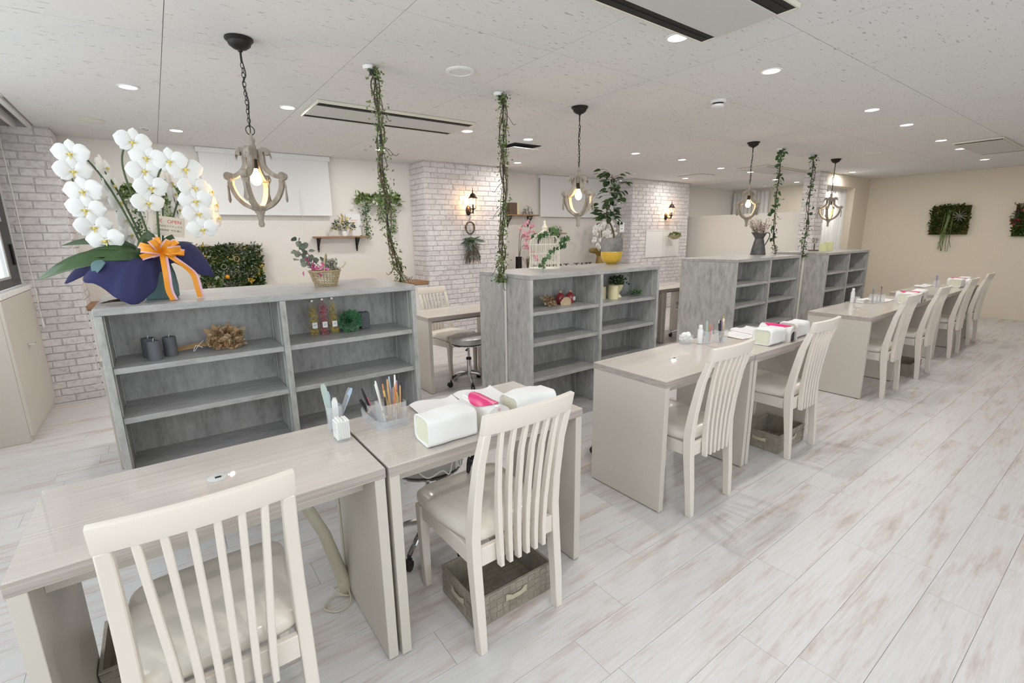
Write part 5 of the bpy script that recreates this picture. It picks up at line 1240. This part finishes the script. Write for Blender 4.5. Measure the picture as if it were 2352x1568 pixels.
t = thing('small_tag', 'small white tagged jar on upper shelf of far bookcase', 'jar', (7.90, 2.74, S1)); MB().lathe([(.001, 0), (.025, .001), (.027, .03), (.02, .05), (.012, .055)], 14).build('jar', 'dark_wood', t, smooth=True); MB().box(-.02, .02, -.032, -.028, .045, .08).build('tag', 'label_white', t)

# ================================================================== BIRDCAGE WITH IVY
bg_ = thing('birdcage', 'ivory wire birdcage with domed top on second bookcase', 'birdcage', (2.63, 3.10, SH)); r = .125
MB().lathe([(.001, .001), (r+.008, .001), (r+.008, .008), (.001, .008)], 28).build('base', 'cage_ivory', bg_, smooth=True)
for k in range(20):
    a = 2*PI*k/20; c, s = math.cos(a), math.sin(a); P = [(c*r, s*r, .008), (c*r, s*r, .20)]+[(c*r*math.cos(e), s*r*math.cos(e), .20+.10*math.sin(e)) for e in (.3, .6, .9, 1.2, 1.45)]
    MB().tube(P, .0020, 5).build('wire', 'cage_ivory', bg_, smooth=True)
for z, rr in ((.05, r), (.125, r), (.20, r), (.265, r*.76)): MB().tube([(rr*1.01*math.cos(2*PI*k/28), rr*1.01*math.sin(2*PI*k/28), z) for k in range(28)], .0026, 5, True).build('hoop', 'cage_ivory', bg_, smooth=True)
MB().lathe([(.032, .298), (.034, .304), (.020, .312), (.016, .325), (.024, .335), (.014, .350), (.008, .375), (.011, .383), (.001, .395)], 16).build('finial', 'cage_ivory', bg_, smooth=True)
iv = thing('ivy_garland', 'green ivy garland winding around the birdcage', 'ivy', (2.63, 3.10, SH)); q = random.Random(14)
PA = [(-.14, -.13, .012), (-.16, -.15, .06), (-.11, -.15, .10), (-.03, -.16, .15), (.05, -.15, .20), (.10, -.12, .235), (.14, -.08, .22), (.15, -.06, .16)]
PB = [(-.14, -.06, .255), (-.07, -.10, .29), (.0, -.10, .305), (.07, -.06, .285), (.12, .0, .27)]
for P, n in ((PA, 28), (PB, 26)):
    S = smoothpath(P, 5); MB().tube(S, .0022, 5).build('stem', 'stem_green', iv)
    for k in range(n):
        p = S[int(len(S)*k/n)]+Vector((q.gauss(0, .014), q.gauss(-.01, .012), q.gauss(0, .014))); p.z = max(p.z, .02)
        c, s = .021, .021; pts = [(0, -.006), (.012, -.012), (.020, .0), (.011, .006), (.014, .020), (.004, .014), (0, .030), (-.004, .014), (-.014, .020), (-.011, .006), (-.020, .0), (-.012, -.012)]
        k_ = q.uniform(.8, 1.25); MB().poly([(a*k_, b*k_) for a, b in pts], 0, .0008, 'xz').build('leaf', 'ivy_leaf', iv, loc=p, rot=(q.uniform(-.7, .5), q.uniform(-3, 3), q.uniform(-.9, .5)))

# ================================================================== POTTED TREE
tp = thing('potted_tree', 'small broad-leaved tree in concrete and yellow glazed pot', 'tree', (3.455, 3.10, SH))
MB().lathe([(.001, .001), (.045, .001), (.048, .008), (.078, .022), (.094, .05), (.100, .085), (.100, .118)], 32).build('glazed_pot_base', 'yellow_crackle', tp, smooth=True)
MB().lathe([(.1, .1185), (.101, .13), (.100, .225), (.097, .24), (.090, .24), (.088, .225), (.001, .215)], 32).build('concrete_pot', 'concrete', tp, smooth=True)
TRK = smoothpath([(.02, 0, .215), (.02, 0, .28), (-.015, 0, .35), (-.075, .0, .42), (-.085, 0, .47), (-.035, .0, .55), (.01, 0, .63), (-.01, 0, .72), (-.03, 0, .80)], 5)
MB().tube(TRK, [.0085-.005*i/len(TRK) for i in range(len(TRK))], 8).build('trunk', 'vine_bark', tp, smooth=True)
q = random.Random(31); lmesh = [MB().leaf((0, 0, 0), (1, 0, 0), (0, 0, 1), L, L*.60, .12, .3, 3).mesh('leaf', 'dark_leaf') for L in (.056, .066, .078)]
tw = MB()
for k in range(150):
    i = int(len(TRK)*((.30+.70*q.random()) if k % 3 else q.choice((.42, .47, .75, .85, .95)))); i = min(i, len(TRK)-1); p = TRK[i]; a = q.uniform(0, 2*PI); rr = .025+.09*q.random()*(1. if p.z > .5 else .7); d = Vector((math.cos(a), math.sin(a), q.uniform(-.2, .6))); e = p+d*rr
    if k % 3 == 0: tw.tube([p, p+d*rr*.6, e], .0015, 4)
    link('leaf', lmesh[k % 3], tp, e, (q.uniform(-.6, .6), q.uniform(-.5, .6), a+q.uniform(-.6, .6)))
tw.build('twigs', 'vine_bark', tp)
cdt = thing('message_card', 'small white card with green border in front of potted tree', 'card', (3.46, 2.99, SH+.335), .25); 
MB().box(-.052, .052, -.001, .001, -.05, .05).build('border', 'lichen', cdt); MB().box(-.042, .042, -.0018, -.0011, -.041, .041).build('face', 'paper_white', cdt)
MB().box(-.034, .02, -.0022, -.0019, .012, .015).build('red_line', 'ink_red', cdt); MB().box(-.016, .0, -.0022, -.0019, -.018, -.008).box(.006, .012, -.0022, -.0019, -.018, -.008).build('print', 'ink_grey', cdt); MB().tube([(0, .003, -.04), (.0, .02, -.12)], .002, 5).build('stake', 'stem_green', cdt)

# ================================================================== PITCHER, CANDLES, GLASS DOME
pt_ = thing('flower_pitcher', 'dark zinc pitcher of dried heather on third bookcase', 'pitcher', (6.06, 3.03, SH), -.35)
m = MB(); n = 28; prof = [(.088, .001), (.088, .006), (.075, .08), (.056, .17), (.048, .198), (.050, .203), (.066, .235), (.078, .262)]; vs = []; fs = []
for r_, z_ in prof:
    for k in range(n):
        a = 2*PI*k/n; sp = max(0, math.cos(a-PI))**6*(.045 if z_ > .23 else 0)*(z_-.2)/.06; vs.append(((r_+sp)*math.cos(a), r_*math.sin(a), z_+sp*.3))
n1 = len(vs); vs += [(x*.95, y*.95, z) for x, y, z in vs]
for L in range(len(prof)-1):
    for k in range(n): a, b = L*n+k, L*n+(k+1) % n; fs += [(a, b, b+n, a+n), (n1+a, n1+a+n, n1+b+n, n1+b)]
top = (len(prof)-1)*n
for k in range(n): fs.append((top+k, top+(k+1) % n, n1+top+(k+1) % n, n1+top+k))
fs.append(tuple(range(n))[::-1]); m.add(vs, fs).build('body', 'zinc', pt_, smooth=True)
MB().tube([(.05*math.cos(2*PI*k/24), .05*math.sin(2*PI*k/24), .2) for k in range(24)], .004, 6, True).build('neck_band', 'zinc', pt_, smooth=True)
MB().tube(smoothpath([(.068, 0, .245), (.10, 0, .268), (.145, 0, .26), (.155, 0, .225), (.13, 0, .17), (.085, 0, .105), (.075, 0, .09)], 4), .006, 8).build('handle', 'zinc', pt_, smooth=True)
hb = thing('heather_bunch', 'bunch of pink dried heather and lavender in dark pitcher', 'dried flowers', (6.06, 3.03, SH+.06)); q = random.Random(17); m = MB(); s_ = MB()
for k in range(46):
    a = q.uniform(0, 2*PI); e = q.uniform(.02, .14); top = Vector((math.cos(a)*e*1.1-.02, math.sin(a)*e, .31+q.uniform(-.06, .06))); b0 = Vector((math.cos(a)*.012, math.sin(a)*.012, .0)); nk = Vector((math.cos(a)*.03, math.sin(a)*.03, .15)); s_.tube([b0, nk, top], .0011, 4)
    for j in range(14): u = q.uniform(.35, 1.05); p = nk.lerp(top, u)+rdir(q)*.008; m.leaf(p, rdir(q)+Vector((0, 0, .6)), rdir(q), .019, .011, .3, .1, 1)
for k in range(5): top = Vector((-.16-.02*k, -.03+.02*k, .26+.02*k)); s_.tube(smoothpath([(0, 0, .0), (-.03, 0, .15), top], 3), .0014, 4); 
s_.build('stems', 'stem_green', hb); o = m.build('blossom', 'heather', hb); o['kind'] = 'stuff'
candle(7.52, 2.86, SH, .048, .105, 'pale_wax', 'shorter pale yellow candle on far bookcase', 'pale candles'); candle(7.75, 2.88, SH, .056, .125, 'pale_wax', 'taller pale yellow candle on far bookcase', 'pale candles')
gd = thing('glass_dome', 'glass dome over dark ornament between candles on far bookcase', 'ornament', (7.64, 3.02, SH))
MB().lathe([(.001, 0), (.075, 0), (.075, .015), (.001, .015)], 20).build('base', 'dark_wood', gd, smooth=True); MB().lathe([(.07, .016), (.072, .16), (.06, .21), (.035, .238), (.001, .246)], 20).build('dome', 'clear_glass', gd, smooth=True)
MB().tube([(0, 0, .015), (0, 0, .1)], .01, 8).build('pin', 'black_plastic', gd); q = random.Random(3); m = MB()
for k in range(60): m.leaf(Vector((0, 0, .15))+rdir(q)*.035, rdir(q), rdir(q), .02, .014, .3, .2, 1)
o = m.build('ornament', 'dark_wood', gd); o['kind'] = 'stuff'

# ================================================================== WALL SHELVES AND WALL DECORATION
def wshelf(x0, x1, z, brs, label):
    t = thing('wall_shelf', label, 'shelf', ((x0+x1)/2, 6.149, z)); h = (x1-x0)/2
    MB().box(-h, h, -.15, 0, -.018, 0).build('board', 'brown_wood', t, bevel=.002)
    for b in brs:
        bx = b-(x0+x1)/2; m = MB().box(bx-.011, bx+.011, -.012, 0, -.165, -.018).box(bx-.011, bx+.011, -.125, -.012, -.028, -.0185)
        for k in range(3): c = (bx, -.03-.022*k, -.05-.026*(2-k)); m.tube([(bx, c[1]+.015*math.cos(2*PI*j/12), c[2]+.015*math.sin(2*PI*j/12)) for j in range(12)], .0045, 5, True)
        m.tube(smoothpath([(bx, -.010, -.155), (bx, -.03, -.13), (bx, -.07, -.085), (bx, -.105, -.055), (bx, -.118, -.03)], 4), .006, 6); m.lathe([(.001, -.19), (.009, -.18), (.006, -.165)], 8, (bx, -.006, 0)); m.build('bracket', 'iron_black', t, smooth=True)
wshelf(1.555, 2.18, 1.452, (1.61, 2.08), 'brown wooden wall shelf with black scroll brackets left of first vine'); wshelf(4.36, 4.99, 1.745, (4.46, 4.86), 'brown wall shelf with dark box, right of lantern pillar'); wshelf(4.98, 5.58, 1.462, (5.08, 5.44), 'brown wall shelf behind the birdcage')
def posy(x, y, z, s, label, seed, mats, vase=None, n=110):
    t = thing('dried_posy', label, 'dried flowers', (x, y, z)); q = random.Random(seed)
    if vase: MB().lathe([(.001, 0), (.03, .001), (.034, .03), (.026, .06), (.02, .065)], 14).build('vase', vase, t, smooth=True)
    zz = .06 if vase else .0
    for i, mt in enumerate(mats):
        m = MB()
        for k in range(n//len(mats)): v = rdir(q); v.z = abs(v.z)*1.2; p = Vector((v.x*s*.8, v.y*s*.5, zz+.012+v.z*s*q.uniform(.2, 1))); m.leaf(p, rdir(q)+v, rdir(q), s*.30, s*.16, .3, .2, 1)
        lo = min(p[2] for p in m.v)
        if lo < .001: m.v = [(a, b, max(c, .001)) for a, b, c in m.v]
        o = m.build('foliage', mt, t); o['kind'] = 'stuff'
    return t
posy(1.91, 6.05, 1.452, .15, 'posy of dark foliage and yellow flowers on first wall shelf', 4, ['dark_leaf', 'dusty_leaf', 'yellow_petal'], 'label_white')
t = thing('print_board', 'pale pink printed wooden board leaning on wall above first shelf', 'sign', (2.055, 6.12, 1.453)); MB().box(-.09, .09, -.004, .004, 0, .265).build('board', 'paper_white', t); MB().box(-.03, .05, -.0047, -.0042, .19, .194).box(-.02, .04, -.0047, -.0042, .165, .168).build('print', 'ink_red', t)
t = thing('wood_box', 'dark wooden box on wall shelf beside lantern pillar', 'box', (4.51, 6.08, 1.745)); MB().box(-.085, .055, -.05, .05, 0, .175).build('body', 'dark_wood', t, bevel=.003); MB().box(.056, .095, -.05, .05, 0, .175).build('pale_side', 'cream_wax', t, bevel=.003)
posy(4.80, 6.07, 1.745, .10, 'white lichen posy tied with raffia on wall shelf', 6, ['lichen', 'dusty_leaf', 'straw'] if False else ['lichen', 'dusty_leaf']); posy(5.42, 6.07, 1.462, .10, 'pale green succulent arrangement on wall shelf behind birdcage', 7, ['vine_leaf', 'lichen'])
def wplanter(x0, x1, z, label, seed, trails, mat='vine_leaf'):
    t = thing('wall_planter', label, 'plant', ((x0+x1)/2, 6.148, z)); h = (x1-x0)/2; q = random.Random(seed); MB().box(-h*.8, h*.8, -.09, 0, -.05, .045).build('planter_box', 'cage_ivory', t, bevel=.004)
    m = MB()
    for k in range(330): p = Vector((q.uniform(-h, h), q.uniform(-.13, -.015), q.uniform(-.05, .075))); m.leaf(p, Vector((q.uniform(-1, 1), q.uniform(-1, -.1), q.uniform(-.4, 1))), rdir(q), .065, .03, .3, .3, 2)
    o = m.build('foliage', mat, t); o['kind'] = 'stuff'
    for tx, L, w in trails:
        m = MB(); st_ = MB(); 
        for j in range(3): st_.tube(smoothpath([(tx+q.gauss(0, w*.4), -.07, .0), (tx+q.gauss(0, w*.5), -.08, -L*.4), (tx+q.gauss(0, w*.5), -.06, -L)], 4), .0018, 4)
        for k in range(int(L*330)): m.leaf(Vector((tx+q.gauss(0, w*.55), -.07+q.gauss(0, .018), -L*q.random())), Vector((q.uniform(-1, 1), q.uniform(-1, .1), q.uniform(-1, .2))), rdir(q), .034, .019, .3, .2, 1)
        st_.build('trailing_stem', 'stem_green', t); o = m.build('trailing_foliage', 'ivy_leaf' if tx < 0 else mat, t); o['kind'] = 'stuff'
wplanter(2.09, 2.67, 1.88, 'white wall planter of ferns with two trailing strands above first shelf', 3, [(-.17, .46, .06), (.18, .40, .045), (.02, .25, .05)]); wplanter(-.22, .30, 1.86, 'white wall planter trailing greenery behind the large orchid', 5, [(-.12, .40, .05), (.12, .30, .06)])
def greenbox(name, label, loc, rz, W, H, mats, seed, n, leafL, cat='plant picture', extra=None):
    t = thing(name, label, cat, loc, rz); q = random.Random(seed); MB().box(-W/2, W/2, -.045, -.001, 0, H).build('backing', 'moss_mix', t)
    for i, (mt, fr) in enumerate(mats):
        m = MB(); cl = [(q.uniform(-W/2, W/2), q.uniform(0, H)) for _ in range(7)]
        for k in range(int(n*fr)):
            if i and q.random() < .8: c = q.choice(cl); x, z = q.gauss(c[0], W*.07), q.gauss(c[1], H*.06)
            else: x, z = q.uniform(-W/2, W/2), q.uniform(0, H)
            x = max(-W/2-.01, min(W/2+.01, x)); z = max(.012, min(H+.01, z)); L = leafL*q.uniform(.6, 1.4); d = Vector((q.uniform(-1, 1), q.uniform(-1.3, -.2), q.uniform(-.6, 1))); m.leaf((x, -.035-q.random()*.025, z), d, rdir(q), L, L*.55, .3, .2, 1)
        m.v = [(a, b, max(c, .001)) for a, b, c in m.v]; o = m.build('foliage', mt, t); o['kind'] = 'stuff'
    return t
gf = greenbox('plant_picture', 'thick square picture of mixed succulents and moss on counter behind basket', (.66, 6.12, .863), 0, .60, .50, [('frame_mix', .55), ('dusty_leaf', .15), ('dark_leaf', .2), ('yellow_petal', .05), ('lichen', .05)], 2, 1900, .042)
q = random.Random(6)
def rosette(par, x, y, z, s, mat, n=14):
    m = MB()
    for k in range(n): a = 2.4*k; e = .2+1.0*k/n; m.leaf((x, y, z), (math.cos(a)*math.cos(e), -math.sin(e), math.sin(a)*math.cos(e)), (0, -1, 0), s*(1.1-.5*k/n), s*.55, .5, -.2, 2)
    m.build('rosette', mat, par)
rosette(gf, .16, -.07, .12, .045, 'yellow_petal'); rosette(gf, -.27, -.07, .40, .045, 'yellow_petal'); rosette(gf, -.16, -.075, .10, .06, 'vine_leaf', 22); rosette(gf, -.22, -.075, .05, .06, 'lichen', 24)
MB().ball((-.06, -.085, .17), .022, 12, 8).build('orange_fruit', 'orange_ribbon', gf, smooth=True)
for x, z in ((.05, .36), (-.08, .28)): MB().tube([(x+.026*math.cos(2*PI*k/16), -.085, z+.026*math.sin(2*PI*k/16)) for k in range(16)], .003, 5, True).build('twig_ring', 'straw', gf)
mp_ = greenbox('moss_picture', 'square moss picture with air plant and hanging strands on beige wall', (X1-.001, 2.27, 1.345), -PI/2, .49, .475, [('moss_mix', .7), ('dark_leaf', .2), ('ivy_leaf', .1)], 4, 1100, .045)
m = MB(); q = random.Random(8)
for k in range(16): x = q.uniform(-.06, .05); m.tube(smoothpath([(x, -.06, .40), (x+q.gauss(0, .02), -.085, .2), (x+q.gauss(-.02, .03), -.06, -.05), (x+q.gauss(-.03, .04), -.05, -.15-q.random()*.14)], 5), .0035, 5)
m.build('strands', 'vine_leaf', mp_); m = MB()
for k in range(11): a = 2*PI*k/11; m.tube(smoothpath([(.13, -.07, .30), (.13+.05*math.cos(a), -.10, .30+.05*math.sin(a)), (.13+.10*math.cos(a), -.09, .30+.095*math.sin(a))], 3), [.005]*6+[.001], 5)
m.build('air_plant', 'dusty_leaf', mp_); m = MB()
for k in range(60): m.leaf((q.uniform(-.15, .15), -.05, .43+q.uniform(0, .06)), rdir(q)+Vector((0, 0, .6)), rdir(q), .04, .025, .3, .2, 2)
o = m.build('top_sprigs', 'ivy_leaf', mp_); o['kind'] = 'stuff'
greenbox('moss_picture', 'moss picture with red leaves at right edge of photo on beige wall', (X1-.001, 1.25, 1.31), -PI/2, .50, .48, [('moss_mix', .5), ('ivy_leaf', .25), ('red_leaf', .15), ('dusty_leaf', .1)], 9, 1100, .05)
# swag under the first lantern
sw = thing('green_swag', 'wreath loop with hanging eucalyptus swag on lantern brick pillar', 'wreath', (3.50, 5.715, 1.36)); sw.scale = (1.5, 1.2, 1.06); q = random.Random(12)
m = MB()
for k in range(5): m.tube([((.046+q.uniform(-.005, .005))*math.cos(2*PI*j/20), -.02+q.uniform(-.006, .006), .17+(.075+q.uniform(-.005, .005))*math.sin(2*PI*j/20)) for j in range(20)], .006, 5, True)
m.tube(smoothpath([(0, -.01, .245), (0, -.012, .28), (.02, -.012, .31)], 3), .003, 5); m.build('wreath_loop', 'vine_bark', sw)
MB().ball((0, -.035, .02), .04, 10, 6, .9).build('dark_knot', 'dark_leaf', sw)
m = MB()
for k in range(26): a = q.uniform(-1, 1); m.leaf((a*.04, -.035, q.uniform(-.04, .08)), (a*1.2, -.3, q.uniform(-1.2, .25)), rdir(q), .12, .022, .3, .15, 2)
m.build('long_leaves', 'eucalyptus', sw); m = MB()
for k in range(40): a = q.uniform(-1, 1); m.tube(smoothpath([(a*.03, -.03, .02), (a*.06, -.05, -.1), (a*.09+q.gauss(0, .01), -.035, -.20-q.random()*.09)], 3), .0026, 4)
o = m.build('hanging_tails', 'vine_bark', sw); o['kind'] = 'stuff'; m = MB()
for k in range(90): a = q.uniform(-1, 1); m.leaf((a*.06, -.04, -q.random()*.2), (a, -.3, -1), rdir(q), .05, .012, .3, .1, 1)
o = m.build('fine_foliage', 'eucalyptus', sw); o['kind'] = 'stuff'
# hanging moss basket under the second lantern
hb_ = thing('hanging_basket', 'shallow hanging moss basket on two strings under second lantern', 'hanging basket', (7.90, 5.54, 1.32)); MB().lathe([(.001, 0), (.05, .006), (.095, .032), (.125, .07), (.118, .07), (.08, .035), (.001, .015)], 22, (0, 0, 0), 1.2, .8).build('bowl', 'straw', hb_, smooth=True)
MB().tube([(-.13, 0, .07), (-.02, .0, .34)], .0022, 5).tube([(.13, 0, .07), (-.02, 0, .34)], .0022, 5).tube([(.05, -.07, .07), (-.02, 0, .34), (-.05, .09, .40)], .0022, 5).build('string', 'straw', hb_); q = random.Random(15); m = MB()
for k in range(170): v = rdir(q); m.leaf((v.x*.12, v.y*.08, .06+abs(v.z)*.05), rdir(q)+Vector((v.x, v.y, .5)), rdir(q), .045, .018, .3, .2, 1)
o = m.build('foliage', 'vine_leaf', hb_); o['kind'] = 'stuff'

# ================================================================== THINGS ON THE RIGHT BACK COUNTER
CT = .8605
fp, lp = flower_meshes(.034, 'orchid_pink', 'orchid_magenta'); q = random.Random(41)
po = thing('pink_orchid', 'pink spotted orchid spray in tall black vase behind second vine', 'orchid', (4.50, 5.92, CT)); MB().lathe([(.001, 0), (.045, .001), (.05, .02), (.048, .24), (.052, .25), (.044, .25), (.04, .1), (.001, .09)], 20).build('vase', 'iron_black', po, smooth=True)
for P in ([(0, 0, .1), (-.01, -.02, .4), (.0, -.04, .62), (.06, -.05, .74), (.15, -.05, .77), (.20, -.05, .72), (.19, -.05, .62)], [(0, 0, .1), (.02, -.03, .36), (.08, -.05, .42), (.16, -.06, .36), (.25, -.06, .28), (.31, -.06, .22)], [(0, 0, .1), (.03, -.02, .5), (.08, -.04, .60), (.13, -.05, .56), (.10, -.05, .45)]):
    S = smoothpath(P, 5); MB().tube(S, .004, 5).build('flower_stem', 'vine_bark', po)
    for k in range(13):
        p = S[int(len(S)*(.38+.62*k/13))]+Vector((q.gauss(0, .02), q.gauss(-.015, .01), q.gauss(-.01, .02))); o = link('flower', fp, po, p, face_rot((q.uniform(-.6, .3), -1, q.uniform(-.5, .2)), q.uniform(-.3, .3))); link('lip', lp, o)
tg = thing('twig_bunch', 'bunch of dark twigs standing left of the birdcage on back counter', 'twigs', (4.66, 5.90, CT)); m = MB(); q = random.Random(2)
for k in range(14): m.tube([(q.gauss(0, .008), q.gauss(0, .008), .001), (q.gauss(0, .01), q.gauss(0, .01), .1), (q.gauss(0, .03), q.gauss(0, .02), .2+q.random()*.06)], .003, 4)
m.build('twigs', 'dark_wood', tg)
go = thing('white_orchid', 'white orchid in gold paper wrapping behind the potted tree', 'orchid', (6.28, 5.90, CT)); q = random.Random(44)
MB().lathe([(.001, .001), (.07, .001), (.075, .02), (.07, .14), (.055, .2), (.001, .2)], 20).build('pot_wrap', 'kraft_gold', go, smooth=True)
m = MB(); vs = []; fs = []; N = 40
for i in range(N):
    a = 2*PI*i/N; R1 = .16+.05*math.sin(a*3+1)+.04*math.cos(a-PI); z1 = .30+.04*math.sin(a*4)
    for r_, z_ in ((.055, .19), (.10, .24), (R1, z1)): vs.append((r_*math.cos(a), r_*.6*math.sin(a), z_))
n = len(vs); vs += [(x*.97, y*.97, z+.003) for x, y, z in vs]
for i in range(N):
    for k in range(2): a = i*3+k; b = ((i+1) % N)*3+k; fs += [(a, b, b+1, a+1), (n+a, n+a+1, n+b+1, n+b)]
m.add(vs, fs).build('wrapping_paper', 'kraft_gold', go, smooth=2)
fw2, lw2 = flower_meshes(.048, 'orchid_white', 'orchid_yellow')
for P in ([(0, 0, .2), (-.05, -.02, .5), (-.10, -.04, .70), (-.18, -.05, .66), (-.20, -.05, .5), (-.17, -.05, .36)], [(0, 0, .2), (0, -.02, .5), (-.02, -.06, .74), (-.06, -.08, .66), (-.06, -.08, .5), (-.04, -.08, .34)], [(0, 0, .2), (.06, -.02, .5), (.10, -.05, .74), (.20, -.05, .72), (.24, -.05, .58), (.23, -.05, .46)], [(0, 0, .2), (.05, -.02, .5), (.08, -.07, .62), (.12, -.08, .5)]):
    S = smoothpath(P, 5); MB().tube(S, .004, 5).build('flower_stem', 'stem_green', go)
    for k in range(10): p = S[min(len(S)-1, int(len(S)*(.45+.55*k/10)))]+Vector((q.gauss(0, .03), q.gauss(-.02, .015), q.gauss(0, .012))); o = link('flower', fw2, go, p, face_rot((q.uniform(-.6, .2), -1, q.uniform(-.3, .1)), q.uniform(-.3, .3))); link('lip', lw2, o)
# wooden letters, only their tops show above the bookcase
for i, (ch_, x, wd) in enumerate([('O', 4.92, 1.25), ('C', 5.07, 1.25), ('M', 5.22, 1.), ('D', 5.36, 1.), ('A', 5.49, 1.1), ('T', 5.62, 1.5), ('T', 5.86, 1.5), ('A', 5.99, 1.1), ('T', 6.10, 1.), ('T', 6.19, 1.)]):
    c = bpy.data.curves.new('wooden_letter', 'FONT'); c.body = ch_; c.size = .135; c.align_x = 'CENTER'; c.extrude = .012
    o = bpy.data.objects.new('wooden_letter', c); COL.objects.link(o); dg = bpy.context.evaluated_depsgraph_get(); dg.update(); me = bpy.data.meshes.new_from_object(o.evaluated_get(dg)); bpy.data.objects.remove(o, do_unlink=True)
    me.materials.clear(); me.materials.append(MATS['wood_letter']); z0 = min(v.co.y for v in me.vertices)
    o = link('wooden_letter', me, None, (x, 6.05, CT-z0*.99+.0005), RX); o.scale = (wd*.9, .99, 1)
    tag(o, 'dark wooden letter, %s from the left, peeking above birdcage bookcase' % ORD[i], 'letter', 'wooden letters on the back counter')
